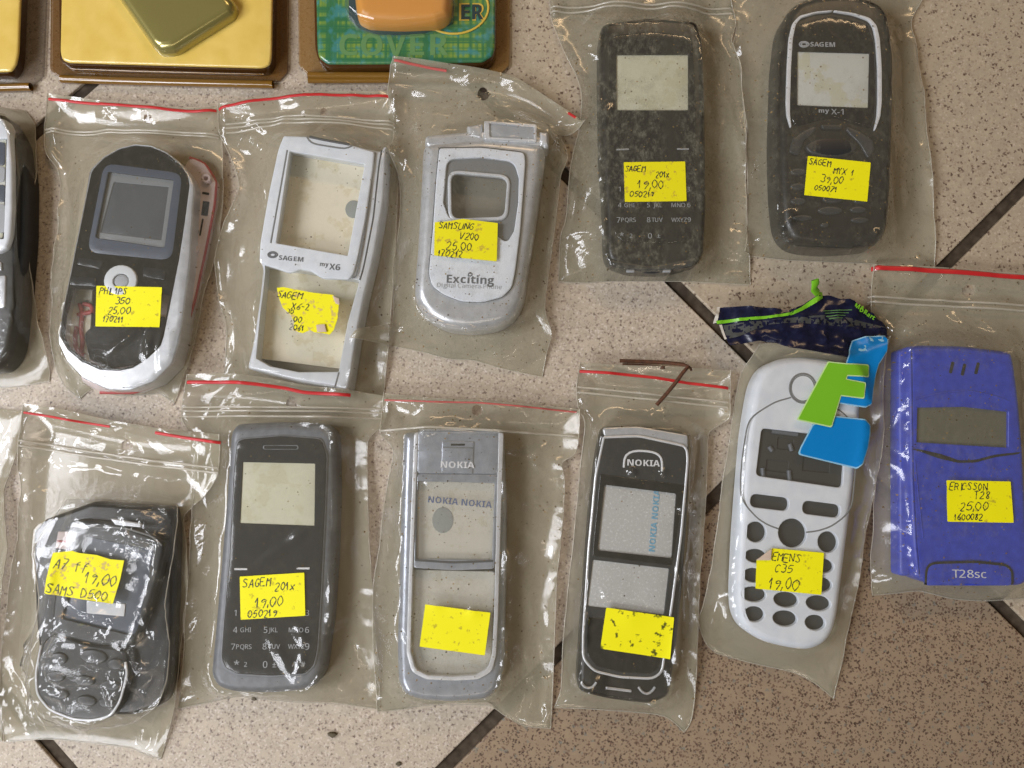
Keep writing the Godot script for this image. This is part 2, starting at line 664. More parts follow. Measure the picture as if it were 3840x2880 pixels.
func pen(parent: Node3D, rows: Array, ox: float, oz: float, turn: float, sd: int, mat := "ink") -> void:
	# biro handwriting: rows of [text, x, z, height]; one mesh per row of writing
	org = parent.get_meta("org")
	var rng := RandomNumberGenerator.new()
	rng.seed = sd
	var ux := Vector2(cos(turn), sin(turn))
	var uz := Vector2(-ux.y, ux.x)
	for row in rows:
		var st := SurfaceTool.new()
		st.begin(Mesh.PRIMITIVE_TRIANGLES)
		var tall: float = row[3]
		var cur: float = row[1]
		for ch in row[0]:
			var tilt := rng.randf_range(0.1, 0.34)
			var drop := rng.randf_range(-0.07, 0.07) * tall
			var cw := tall * rng.randf_range(0.85, 1.12) * (0.13 if ch != "," and ch != "1" and ch != "I" else 0.09)
			if ch != " " and PEN.has(ch):
				for s in PEN[ch].split("|"):
					var pl := PackedVector2Array()
					for pt in s.split(" "):
						var py := -1.0 if pt[1] == "a" else float(pt[1])
						var lx := cur + (float(pt[0]) + py * tilt + rng.randf_range(-0.3, 0.3)) * cw
						var lz: float = row[2] + drop + tall * (1.0 - (py + rng.randf_range(-0.22, 0.22)) / 6.0)
						pl.append(Vector2(ox, oz) + ux * lx + uz * lz)
					pl = smooth(resample(pl, 0.5, false), false)
					for i in pl.size() - 1:
						var a := pl[i]
						var b := pl[i + 1]
						var n := (b - a).normalized().orthogonal() * rng.randf_range(0.09, 0.2)
						var ya := soft(a.x, a.y) + 0.33
						var yb := soft(b.x, b.y) + 0.33
						tri(st, Vector3(a.x + n.x, ya, a.y + n.y), Vector3(a.x - n.x, ya, a.y - n.y), Vector3(b.x + n.x, yb, b.y + n.y), Vector3.UP)
						tri(st, Vector3(a.x - n.x, ya, a.y - n.y), Vector3(b.x - n.x, yb, b.y - n.y), Vector3(b.x + n.x, yb, b.y + n.y), Vector3.UP)
			cur += cw * 5.4 * (0.55 if ch == "," or ch == "I" or ch == "." else 1.0)
		st.generate_normals()
		part(parent, "handwriting", st.commit(), M[mat])

# ---------- materials ----------
func sm(called: String, c: Color, rough := 0.5, metal := 0.0, spec := 0.5, coat := 0.0) -> StandardMaterial3D:
	var m := StandardMaterial3D.new()
	m.resource_name = called
	m.albedo_color = c
	m.roughness = rough
	m.metallic = metal
	m.metallic_specular = spec
	if coat > 0.0:
		m.clearcoat_enabled = true
		m.clearcoat = coat
		m.clearcoat_roughness = 0.15
	M[called] = m
	return m

func c8(r: int, g: int, b: int, a := 1.0) -> Color:
	return Color(r / 255.0, g / 255.0, b / 255.0, a)

func worn(m: StandardMaterial3D, sd: int, low: Color, high: Color, freq: float) -> void:
	# fine uneven tone of used plastic
	var n := FastNoiseLite.new()
	n.seed = sd
	n.frequency = freq
	n.fractal_octaves = 4
	var t := NoiseTexture2D.new()
	t.width = 256
	t.height = 256
	t.seamless = true
	t.noise = n
	var gr := Gradient.new()
	gr.set_color(0, low)
	gr.set_color(1, high)
	t.color_ramp = gr
	m.albedo_texture = t
	m.albedo_color = Color.WHITE
	m.uv1_scale = Vector3(1, 1, 1)

func film(called: String, c: Color, bend: float, spec := 0.5) -> void:
	var m := sm(called, c, 0.13, 0.0, spec)
	m.transparency = BaseMaterial3D.TRANSPARENCY_ALPHA
	m.cull_mode = BaseMaterial3D.CULL_DISABLED
	m.normal_enabled = true
	m.normal_texture = film_bend
	m.normal_scale = bend

var film_bend: NoiseTexture2D

func speckles(sd: int, base: Color, dots: Array, mottle: float) -> ImageTexture:
	# fired clay tile: mottled ground and flecks, 150 mm across; dots: [count, least mm, most mm, colour, strength]
	var n := 1024
	var im := Image.create(n, n, false, Image.FORMAT_RGB8)
	var noise := FastNoiseLite.new()
	noise.seed = sd
	noise.frequency = 0.02
	noise.fractal_octaves = 5
	noise.fractal_gain = 0.75
	var rng := RandomNumberGenerator.new()
	rng.seed = sd
	for y in n:
		for x in n:
			var wx := mini(x, n - x)
			var k := 1.0 + mottle * noise.get_noise_2d(x, y) * clampf(minf(wx, mini(y, n - y)) / 40.0, 0.0, 1.0) + rng.randf_range(-0.035, 0.035)
			im.set_pixel(x, y, Color(base.r * k, base.g * k, base.b * (2.0 * k - 1.0) * 0.5 + base.b * 0.5))
	for d in dots:
		for i in d[0]:
			var cx := rng.randf() * n
			var cy := rng.randf() * n
			var r: float = rng.randf_range(d[1], d[2]) * n / 150.0 * 0.5
			var stretch := rng.randf_range(1.0, 1.9)
			var turn := rng.randf() * PI
			var col: Color = d[3]
			var s: float = d[4] * rng.randf_range(0.55, 1.0)
			var q := int(ceil(r * stretch)) + 1
			var wob := rng.randf_range(0.0, TAU)
			for oy in range(-q, q + 1):
				for ox in range(-q, q + 1):
					var v := Vector2(ox, oy).rotated(turn)
					v.x /= stretch
					var rr := r * (1.0 + 0.3 * sin(v.angle() * 3.0 + wob))
					if v.length() < rr:
						var px := posmod(int(cx) + ox, n)
						var py := posmod(int(cy) + oy, n)
						im.set_pixel(px, py, im.get_pixel(px, py).lerp(col, s))
	return ImageTexture.create_from_image(im)

func dust(called: String, sd: int, c: Color, low: float, high: float, specks: int, streak := 1.0) -> void:
	# loose dirt on film: patchy cover with grains and a few dark crumbs
	var n := 512
	var im := Image.create(n, n, false, Image.FORMAT_RGBA8)
	var a := FastNoiseLite.new()
	a.seed = sd
	a.frequency = 0.028
	a.fractal_octaves = 6
	a.fractal_gain = 0.85
	var rng := RandomNumberGenerator.new()
	rng.seed = sd
	for y in n:
		for x in n:
			var e := clampf(minf(mini(x, n - x), mini(y, n - y)) / 50.0, 0.0, 1.0)
			var k := lerpf(0.35, clampf(a.get_noise_2d(x, y / streak) * 1.3 + 0.45, 0.0, 1.0), e)
			var g := rng.randf()
			var al := lerpf(low, high, k * k) * (0.75 + 0.5 * g)
			var t := 0.9 + 0.2 * rng.randf()
			im.set_pixel(x, y, Color(c.r * t, c.g * t, c.b * t, clampf(al, 0.0, 0.95)))
	for i in specks:
		var r := rng.randf_range(0.8, 2.6)
		var p := Vector2(rng.randf_range(6, n - 6), rng.randf_range(6, n - 6))
		var dark := c8(70, 55, 35).lerp(c8(150, 125, 80), rng.randf())
		for oy in range(-3, 4):
			for ox in range(-3, 4):
				if Vector2(ox, oy).length() < r:
					im.set_pixel(int(p.x) + ox, int(p.y) + oy, Color(dark.r, dark.g, dark.b, 0.85))
	var m := sm(called, Color.WHITE, 1.0, 0.0, 0.2)
	m.albedo_texture = ImageTexture.create_from_image(im)
	m.transparency = BaseMaterial3D.TRANSPARENCY_ALPHA
	m.cull_mode = BaseMaterial3D.CULL_DISABLED

func stained(called: String, sd: int, paper: Color, dirt: Color, amount: float, freq := 0.03) -> void:
	# printed paper with rubbed and dirty spots
	var n := 256
	var im := Image.create(n, n, false, Image.FORMAT_RGB8)
	var a := FastNoiseLite.new()
	a.seed = sd
	a.frequency = freq
	a.fractal_octaves = 5
	a.fractal_gain = 0.7
	for y in n:
		for x in n:
			var k := clampf((a.get_noise_2d(x, y) - (0.55 - amount)) * 5.0, 0.0, 0.85)
			im.set_pixel(x, y, paper.lerp(dirt, k))
	var m := sm(called, Color.WHITE, 0.6, 0.0, 0.4)
	m.albedo_texture = ImageTexture.create_from_image(im)

func plaid() -> ImageTexture:
	# printed card: woven green, yellow and blue bands
	var n := 256
	var im := Image.create(n, n, false, Image.FORMAT_RGB8)
	var a := FastNoiseLite.new()
	a.seed = 9
	a.frequency = 0.035
	for y in n:
		for x in n:
			var v := 0.5 + 0.5 * sin(x * 0.16 + 5.0 * a.get_noise_2d(x, 3.0))
			var h := 0.5 + 0.5 * sin(y * 0.2 + 5.0 * a.get_noise_2d(5.0, y))
			var c := c8(52, 112, 74).lerp(c8(150, 165, 60), v * h * 0.8)
			c = c.lerp(c8(70, 140, 160), clampf(a.get_noise_2d(x * 0.6, y * 0.6) * 1.6, 0.0, 0.6))
			im.set_pixel(x, y, c)
	return ImageTexture.create_from_image(im)

func materials() -> void:
	var fb := FastNoiseLite.new()
	fb.seed = 5
	fb.frequency = 0.02
	fb.fractal_type = FastNoiseLite.FRACTAL_RIDGED
	fb.fractal_octaves = 3
	film_bend = NoiseTexture2D.new()
	film_bend.width = 512
	film_bend.height = 512
	film_bend.seamless = true
	film_bend.as_normal_map = true
	film_bend.bump_strength = 3.0
	film_bend.noise = fb
	film("film_clear", c8(172, 166, 147, 0.1), 0.07)
	film("film_hazy", c8(172, 166, 147, 0.12), 0.08)
	film("film_grimy", c8(172, 166, 147, 0.105), 0.1)
	film("film_tight", c8(190, 192, 190, 0.02), 0.12)
	film("film_back", c8(192, 184, 158, 0.54), 0.05)
	film("film_milky", c8(168, 162, 144, 0.25), 0.1)
	var s := sm("seam", c8(205, 198, 180, 0.45), 0.2)
	s.transparency = BaseMaterial3D.TRANSPARENCY_ALPHA
	s = sm("zip", c8(208, 202, 186, 0.42), 0.2)
	s.transparency = BaseMaterial3D.TRANSPARENCY_ALPHA
	sm("red_line", c8(196, 40, 42), 0.45)
	sm("red_faded", c8(190, 88, 84), 0.5)
	dust("dust_heavy", 21, c8(150, 146, 128), 0.0, 0.46, 160, 1.6)
	dust("dust_light", 22, c8(162, 156, 136), 0.0, 0.14, 240, 1.5)
	dust("dust_dots", 23, c8(170, 162, 140), 0.0, 0.05, 90)
	stained("sticker", 31, c8(247, 240, 14), c8(186, 172, 50), 0.22)
	stained("sticker_worn", 32, c8(244, 236, 22), c8(205, 180, 120), 0.36)
	stained("sticker_dirty", 33, c8(247, 240, 14), c8(60, 62, 22), 0.3, 0.02)
	stained("sticker_mould", 34, c8(236, 226, 20), c8(190, 165, 70), 0.3)
	sm("sticker_back", c8(205, 185, 165), 0.8)
	sm("ink", c8(38, 44, 48), 0.5)
	sm("ink_pale", c8(120, 116, 50), 0.6)
	var m := sm("black", c8(30, 31, 33), 0.34, 0.0, 0.5)
	worn(m, 41, c8(18, 19, 20), c8(32, 33, 34), 0.03)
	sm("gloss_black", c8(20, 21, 23), 0.12, 0.0, 0.5)
	sm("charcoal", c8(44, 46, 48), 0.4)
	sm("dark_glass", c8(36, 38, 42), 0.16)
	sm("key_black", c8(56, 58, 60), 0.3)
	sm("inside", c8(52, 52, 50), 0.7)
	sm("hole_black", c8(14, 14, 14), 0.8)
	m = sm("silver", c8(196, 200, 204), 0.3, 0.45)
	worn(m, 42, c8(204, 207, 210), c8(228, 230, 232), 0.03)
	sm("silver_bright", c8(222, 224, 226), 0.3, 0.25)
	m = sm("silver_blue", c8(150, 160, 178), 0.3, 0.4)
	worn(m, 43, c8(160, 166, 175), c8(182, 187, 195), 0.03)
	m = sm("pearl", c8(214, 218, 222), 0.34, 0.1)
	worn(m, 44, c8(205, 210, 215), c8(222, 226, 229), 0.02)
	m = sm("white_shell", c8(226, 232, 238), 0.42)
	worn(m, 45, c8(218, 225, 233), c8(232, 237, 242), 0.02)
	sm("grey_and_crease_shade", c8(120, 122, 122), 0.6)  # crease shade put into the colour of tubes; also plain grey parts
	sm("crease_shade_dark", c8(70, 72, 74), 0.6)  # deeper crease shade, painted as the colour of raised tubes
	m = sm("grey_shell", c8(112, 116, 122), 0.4, 0.1)
	worn(m, 46, c8(102, 106, 112), c8(124, 128, 134), 0.04)
	m = sm("blue_shell", c8(66, 74, 168), 0.42)
	worn(m, 47, c8(36, 56, 172), c8(52, 76, 198), 0.03)
	stained("cream_card", 35, c8(224, 217, 194), c8(212, 201, 170), 0.4, 0.008)
	stained("screen_card", 36, c8(208, 207, 182), c8(200, 198, 168), 0.4, 0.008)
	stained("screen_grey", 37, c8(204, 206, 198), c8(196, 196, 172), 0.4, 0.006)
	stained("foam", 38, c8(186, 187, 184), c8(225, 226, 224), 0.32, 0.12)
	stained("beige_inside", 39, c8(218, 213, 196), c8(204, 197, 172), 0.34, 0.015)
	sm("smoke_beige", c8(132, 128, 116), 0.3)
	sm("lcd_olive", c8(104, 103, 86), 0.3)
	sm("lcd_dark", c8(84, 88, 92), 0.25)
	sm("lcd_edge", c8(128, 132, 134), 0.3)
	sm("slate", c8(74, 83, 98), 0.3)
	sm("print_white", c8(226, 228, 230), 0.5)
	sm("print_grey", c8(98, 102, 108), 0.5)
	sm("print_pale", c8(166, 170, 174), 0.5)
	sm("print_blue", c8(92, 106, 140), 0.5)
	sm("print_cyan", c8(110, 168, 196), 0.5)
	sm("disc_grey", c8(140, 146, 140), 0.6)
	sm("pink_shell", c8(214, 196, 192), 0.5)
	sm("red_rim", c8(168, 66, 62), 0.45)
	sm("ring_clear", c8(196, 200, 200), 0.25)
	var gl := sm("window_clear", c8(214, 216, 214, 0.2), 0.06)
	gl.transparency = BaseMaterial3D.TRANSPARENCY_ALPHA
	gl = sm("window_smoke", c8(60, 64, 68, 0.6), 0.06)
	gl.transparency = BaseMaterial3D.TRANSPARENCY_ALPHA
	m = sm("navy", c8(22, 24, 52), 0.24)
	worn(m, 48, c8(16, 18, 40), c8(34, 36, 62), 0.05)
	sm("navy_dusty", c8(66, 68, 66), 0.6)
	sm("lime", c8(122, 190, 40), 0.35)
	sm("azure", c8(10, 128, 200), 0.35)
	sm("azure_pale", c8(150, 200, 224), 0.4)
	sm("lime_pale", c8(196, 226, 150), 0.4)
	sm("edge_white", c8(206, 200, 188), 0.5)
	m = sm("rust", c8(84, 50, 30), 0.8)
	worn(m, 49, c8(62, 38, 24), c8(110, 66, 36), 0.08)
	m = sm("yellow_card", c8(226, 190, 84), 0.3, 0.0, 0.5, 0.6)
	worn(m, 50, c8(222, 190, 92), c8(232, 202, 110), 0.012)
	m = sm("plaid_card", Color.WHITE, 0.35, 0.0, 0.5, 0.6)
	m.albedo_texture = plaid()
	sm("amber_wall", c8(74, 46, 18), 0.2, 0.0, 0.5, 0.5)
	m = sm("amber_sheet", c8(112, 78, 34, 0.74), 0.16)
	m.transparency = BaseMaterial3D.TRANSPARENCY_ALPHA
	m = sm("tan_sheet", c8(150, 112, 56, 0.66), 0.16)
	m.transparency = BaseMaterial3D.TRANSPARENCY_ALPHA
	m = sm("grey_sheet", c8(128, 114, 98, 0.5), 0.16)
	m.transparency = BaseMaterial3D.TRANSPARENCY_ALPHA
	sm("amber_rail", c8(128, 92, 34), 0.14, 0.0, 0.5, 0.8)
	sm("olive_dome", c8(166, 156, 92), 0.22, 0.5, 0.5, 0.8)
	m = sm("blister_clear", c8(150, 160, 156, 0.1), 0.06)
	m.transparency = BaseMaterial3D.TRANSPARENCY_ALPHA
	sm("orange_toy", c8(226, 154, 58), 0.35)
	sm("dark_teal", c8(34, 58, 62), 0.4)
	sm("gold_print", c8(206, 176, 72), 0.4)
	sm("print_lime", c8(96, 138, 84), 0.5)
	sm("crumb", c8(92, 84, 66), 0.9)
	# floor
	var tile_a := sm("tile", Color.WHITE, 0.42, 0.0, 0.4)
	tile_a.albedo_texture = speckles(61, c8(186, 173, 154), [[14000, 0.35, 0.75, c8(146, 130, 120), 0.6], [2200, 0.45, 0.8, c8(92, 78, 70), 0.7], [9000, 0.35, 0.75, c8(224, 214, 204), 0.5]], 0.08)
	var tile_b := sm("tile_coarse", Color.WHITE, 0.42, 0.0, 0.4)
	tile_b.albedo_texture = speckles(62, c8(150, 131, 108), [[9500, 0.35, 0.7, c8(98, 74, 62), 0.8], [8500, 0.35, 0.7, c8(64, 48, 40), 0.8], [500, 0.6, 1.1, c8(120, 122, 114), 0.7]], 0.08)  # own darker clay, further darkened in place of light fading to lower right
	var tile_c := sm("tile_sparse", Color.WHITE, 0.42, 0.0, 0.4)
	tile_c.albedo_texture = speckles(63, c8(178, 164, 142), [[9000, 0.35, 0.75, c8(150, 130, 114), 0.6], [2400, 0.5, 0.9, c8(84, 66, 56), 0.85], [4000, 0.35, 0.7, c8(214, 200, 184), 0.5]], 0.08)
	for t in [tile_a, tile_b, tile_c]:
		t.uv1_scale = Vector3(40.0 / 150.0, 40.0 / 150.0, 1.0)
	var gt := sm("grout", c8(80, 70, 58), 0.95, 0.0, 0.2)
	worn(gt, 64, c8(58, 50, 42), c8(92, 82, 70), 0.03)


func slab(parent: Node3D, called: String, mat: String, q: Array, top: float, deep: float, cham: float) -> void:
	# fired tile: four corners, softened arris
	org = parent.get_meta("org")
	var poly := rnd(q, 60.0)
	var nm := out_normals(poly)
	var st := SurfaceTool.new()
	st.begin(Mesh.PRIMITIVE_TRIANGLES)
	st.set_smooth_group(1)
	var level := func(y: float) -> PackedFloat32Array:
		var o := PackedFloat32Array()
		o.resize(poly.size())
		o.fill(y)
		return o
	var prev := poly
	var py: PackedFloat32Array = level.call(top - deep)
	for k in 4:
		var a := PI / 2.0 * k / 3.0
		var cur := offs(poly, nm, -cham * (1.0 - cos(a)))
		var cy: PackedFloat32Array = level.call(top - cham + cham * sin(a))
		ring_wall(st, prev, py, cur, cy, nm, 1.0, 0.5 if k > 0 else 0.0)
		prev = cur
		py = cy
	st.set_smooth_group(2)
	for i in range(1, prev.size() - 1):
		tri(st, Vector3(prev[0].x, top, prev[0].y), Vector3(prev[i].x, top, prev[i].y), Vector3(prev[i + 1].x, top, prev[i + 1].y), Vector3.UP)
	st.generate_normals()
	part(parent, called, st.commit(), M[mat])

func _ready() -> void:
	var cam := Camera3D.new()
	cam.name = "camera"
	cam.fov = 51.282
	cam.near = 0.01
	cam.far = 20.0
	cam.transform = Transform3D(Basis(Vector3(0.99999, -0.00425, 0.00000), Vector3(0.00042, 0.09974, -0.99501), Vector3(0.00423, 0.99500, 0.09974)), Vector3(0.00137, 0.32323, 0.03240))
	add_child(cam)
	cam.current = true
	var env := Environment.new()
	env.background_mode = Environment.BG_COLOR
	env.background_color = c8(62, 60, 55)
	env.background_energy_multiplier = 1.0
	env.tonemap_mode = Environment.TONE_MAPPER_LINEAR
	env.tonemap_exposure = 1.1
	env.sdfgi_enabled = true
	env.ssao_enabled = true
	env.ssil_enabled = true
	var we := WorldEnvironment.new()
	we.name = "surroundings"
	we.environment = env
	add_child(we)
	area_light("window_light", Vector3(-0.88, 0.80, 0.04), Vector3(-0.02, 0, 0), Vector2(0.34, 0.5), c8(246, 248, 255), 0.9)
	area_light("window_light_001", Vector3(-0.70, 0.80, 0.70), Vector3(-0.02, 0, 0), Vector2(0.34, 0.5), c8(246, 248, 255), 0.72)
	area_light("ceiling_light", Vector3(0.5, 1.5, -1.5), Vector3(0, 0, 0), Vector2(1.2, 0.08), c8(255, 214, 164), 0.85)
	area_light("ceiling_light_001", Vector3(0.1, 1.5, 1.2), Vector3(0, 0, 0), Vector2(1.2, 0.025), c8(255, 236, 212), 0.25)  # added unseen tube, put here to give glints on the film
	G.resize(4 * GX * GZ)
	G.fill(0.0)
	materials()
	floor_tiles()
	blister_packs()
	bags_left()
	bags_top()
	bags_bottom()
	bags_right()
	crumbs()

func area_light(called: String, at: Vector3, to: Vector3, size: Vector2, c: Color, e: float) -> void:
	var l := AreaLight3D.new()
	l.name = called
	l.area_size = size
	l.light_color = c
	l.light_energy = e
	l.area_normalize_energy = true
	l.area_range = 6.0
	l.area_attenuation = 2.0
	l.shadow_enabled = true
	add_child(l)
	l.look_at_from_position(at, to, Vector3.UP)


func floor_tiles() -> void:
	var fl := Node3D.new()
	fl.name = "floor"
	add_child(fl)
	fl.set_meta("kind", "structure")
	fl.set_meta("org", Vector3.ZERO)
	slab(fl, "tile", "tile", [-741.5,-2.5,1.2,-526.3,-211.3,1.2,-317.5,3.9,1.2,-532.7,212.7,1.2], 0.0, 4.0, 0.5)
	slab(fl, "tile", "tile", [-529.1,216.4,1.2,-313.9,7.5,1.2,-105,222.7,1.2,-320.2,431.6,1.2], 0.0, 4.0, 0.5)
	slab(fl, "tile", "tile", [-316.7,435.2,1.2,-101.5,226.4,1.2,107.4,441.6,1.2,-107.8,650.4,1.2], 0.0, 4.0, 0.5)
	slab(fl, "tile", "tile", [-522.7,-214.9,1.2,-307.5,-423.8,1.2,-98.6,-208.6,1.2,-313.8,0.3,1.2], 0.0, 4.0, 0.5)
	slab(fl, "tile", "tile", [-310.2,4,1.2,-95,-204.9,1.2,113.8,10.3,1.2,-101.4,219.2,1.2], 0.0, 4.0, 0.5)
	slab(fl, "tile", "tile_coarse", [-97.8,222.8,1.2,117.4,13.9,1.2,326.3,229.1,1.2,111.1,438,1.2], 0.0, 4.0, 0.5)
	slab(fl, "tile", "tile_sparse", [-303.8,-427.3,1.2,-88.6,-636.2,1.2,120.3,-421,1.2,-94.9,-212.1,1.2], 0.0, 4.0, 0.5)
	slab(fl, "tile", "tile_sparse", [-91.4,-208.5,1.2,123.8,-417.3,1.2,332.7,-202.1,1.2,117.5,6.7,1.2], 0.0, 4.0, 0.5)
	slab(fl, "tile", "tile_sparse", [121,10.4,1.2,336.2,-198.5,1.2,545.1,16.7,1.2,329.9,225.6,1.2], 0.0, 4.0, 0.5)
	slab(fl, "grout", "grout", [-745.1,-2.5,0,-88.6,-639.8,0,548.7,16.8,0,-107.9,654.1,0], -1.5, 2.0, 0.3)

func blister_packs() -> void:
	var b1 := thing("blister_pack", "yellow card blister pack with olive bubble, amber plastic rim, top left", "blister pack", [-147.2, 0.0, -159.0], "blister packs along the top")
	gfill([-198.3,-194.6,0,-95.7,-194.3,0,-94.8,-128.9,0,-190.3,-129.1,0], 1.6)
	gfill([-188.6,-189,0,-100,-188.7,0,-99.1,-129.4,0,-185.3,-131.3,0], 9.5)
	plate(b1, "rim_sheet", "amber_sheet", [-198.1,-200.4,0,-95.7,-200.1,0,-94.5,-132.1,3.2,-97.7,-128.2,1.6,-189.5,-129.5,2.1,-195,-132.9,3.2], [], 0.4, 1.5, 0.4, 0.4, 0, 0)
	plate(b1, "tray_wall", "amber_wall", [-192.2,-197.8,0,-100.6,-197.5,0,-99.5,-134.4,2.1,-101.2,-130.9,2.1,-103.3,-130.1,0,-185.4,-132.6,0,-187.9,-134.6,2.1], [], 1.2, 8.2, 1.5, 3, 0, 0)
	plate(b1, "printed_card", "yellow_card", [-188.8,-194.9,0,-100.2,-194.7,0,-99.2,-135.2,0,-99.7,-131.7,1.9,-102.1,-130.1,0,-182.7,-132.6,1.1,-185.5,-133.6,2.1,-186.7,-136.5,0], [], 8, 9, 1, 0.8, 0, 0)
	plate(b1, "bubble", "olive_dome", [-180.8,-183.9,0,-150.2,-196.8,0,-113.8,-156.8,3.2,-112.7,-153.6,3.2,-114.4,-150.5,2.1,-137.4,-135,3.8,-143.9,-134.3,3.8,-147,-137.3,2.1,-162.6,-159.3,0], [], 8.8, 15, 3.8, 5.5, 0, 0)
	tube(b1, "rail", "amber_rail", line_y([-189.6,-128.8,-159.5,-127.8,-131.5,-127,-100.3,-126.2], 2), 1.7, 1.1)
	tube(b1, "rail_edge", "amber_rail", line_y([-184.9,-132.8,-159.2,-131.8,-131.3,-131,-104,-130.4], 3), 0.5, 1)
	var b0 := thing("blister_pack", "yellow card blister pack with clear grey rim cut off by left edge", "blister pack", [-235.7, 0.0, -159.3], "blister packs along the top")
	gfill([-271.8,-194.9,0,-199.1,-194.7,0,-198.1,-129.1,0,-202.4,-125.6,0,-266.3,-125.1,0], 1.6)
	plate(b0, "rim_sheet", "grey_sheet", [-271.9,-200.6,0,-199.1,-200.4,0,-197.7,-130.6,3.2,-202.4,-126.2,2.1,-266,-125.8,0], [], 0.4, 1.5, 0.4, 0.4, 0, 0)
	plate(b0, "tray_wall", "amber_wall", [-268.9,-198.1,0,-207.2,-197.9,0,-205.7,-136.4,0,-206.5,-131.7,2.7,-208.5,-129.1,2.1,-263.4,-128.4,0], [], 1.2, 8.2, 1.5, 3, 0, 0)
	plate(b0, "printed_card", "yellow_card", [-265.5,-195.2,0,-205.4,-195,0,-204,-136.5,0,-204.7,-132,2.1,-206.3,-128.8,2.1,-260.2,-128.1,0], [], 8, 9, 1, 0.8, 0, 0)
	tube(b0, "rail", "amber_rail", line_y([-265.5,-124.9,-215.2,-125,-202.2,-125.4], 2), 1.7, 1.1)
	var b2 := thing("blister_pack", "green plaid blister pack with orange toy phone behind clear bubble", "blister pack", [-46.0, 0.0, -159.3], "blister packs along the top")
	gfill([-92.1,-191.6,0,-0.7,-191.3,0,-1.2,-131.9,0,-88.2,-132,0], 1.6)
	gfill([-82.4,-186,0,-7,-185.8,0,-7.6,-129.9,0,-79.1,-130,0], 9.5)
	gfill([-85.6,-131.5,0,-4.2,-131.4,0,-4.2,-126.6,0,-85.5,-126.8,0], 3.6)
	plate(b2, "rim_sheet", "tan_sheet", [-92.3,-196.7,0,-0.6,-196.5,0,-1,-134.8,2.9,-4.3,-131.3,1.9,-85.5,-130.7,1.9,-89.9,-135,2.9], [], 0.4, 1.5, 0.4, 0.4, 0, 0)
	plate(b2, "tray_wall", "amber_wall", [-84.4,-194.2,0,-6.3,-194,0,-6.5,-139.3,0,-7.7,-134.6,3.4,-12.2,-131.9,0,-76.5,-131,0,-80.1,-133.7,2.9,-82,-138.9,0], [], 1.2, 8.2, 1.5, 3, 0, 0)
	plate(b2, "printed_card", "plaid_card", [-82.7,-191.4,0,-6.9,-191.1,0,-7,-138.2,0,-8.1,-135.1,2.9,-12.1,-132.5,2.9,-55.8,-131.8,0,-76.1,-131.8,2.9,-79.7,-134.7,2.9,-80.5,-138.4,0], [], 8, 9, 1.6, 1, 0, 0)
	plate(b2, "toy_phone", "orange_toy", [-65.9,-193.1,0,-24.1,-192.9,0,-24.5,-153,0,-25,-148.4,2.9,-30.6,-145.8,2.9,-45.3,-145.2,0,-58.6,-145.9,2.4,-63,-148,2.4,-64.4,-156.3,0], [], 9, 17, 4, 6, 0, 0)
	plate(b2, "backing", "dark_teal", [-69,-196.6,0,-24.2,-196.4,0,-24.1,-148.6,0,-36,-144.7,2.9,-46,-143.8,0,-55.9,-144.2,0,-63,-146.6,2.9,-67.5,-151.3,0], [], 8.9, 9.4, 0.2, 0.2, 0, 0)
	plate(b2, "bubble", "blister_clear", [-70.2,-196.4,0,-23.2,-196.2,0,-23.3,-151,0,-25.1,-146.8,2.9,-36,-143.9,3.9,-45.9,-142.8,0,-55.9,-143.4,3.9,-63.9,-145.8,2.9,-68.4,-150.1,2.9], [], 9.2, 19, 3.5, 8, 0, 0)
	tube(b2, "rail", "amber_rail", line_y([-85.5,-129.9,-46.7,-129.6,-4.3,-129], 2.5), 1.6, 1.1)
	tube(b2, "rail_edge", "amber_rail", line_y([-85.5,-127.8,-46.7,-127.9,-4.3,-127.7], 2.2), 1.2, 1)
	tube(b2, "gold_ring", "gold_print", line_y([-16.9,-166.1,-15.2,-165.1,-13.7,-164,-12.4,-162.8,-11.3,-161.4,-10.5,-159.9,-9.9,-158.3,-9.6,-156.7,-9.6,-155.1,-9.9,-153.5,-10.4,-151.9,-11.3,-150.4,-12.3,-149,-13.6,-147.8,-15.1,-146.7,-16.8,-145.8,-18.6,-145.1,-20.6,-144.6,-22.5,-144.3,-24.6,-144.3,-26.6,-144.5,-28.6,-144.9,-30.4,-145.5,-32.2,-146.3,-33.8,-147.3,-35.2,-148.5], 9.2), 0.5, 0.5)
	words(b2, "lettering", "gold_print", "ER", -16.6, 9.15, -153.9, 7.80816, 0, true, 0.95, 0)
	words(b2, "lettering", "dark_teal", "ER", -16.6, 9.35, -153.8, 6.62089, 0, true, 0.93, 0)
	words(b2, "lettering", "print_lime", "COVER", -48.9, 9.05, -139.8, 9.46746, 0, true, 1.1, 0)

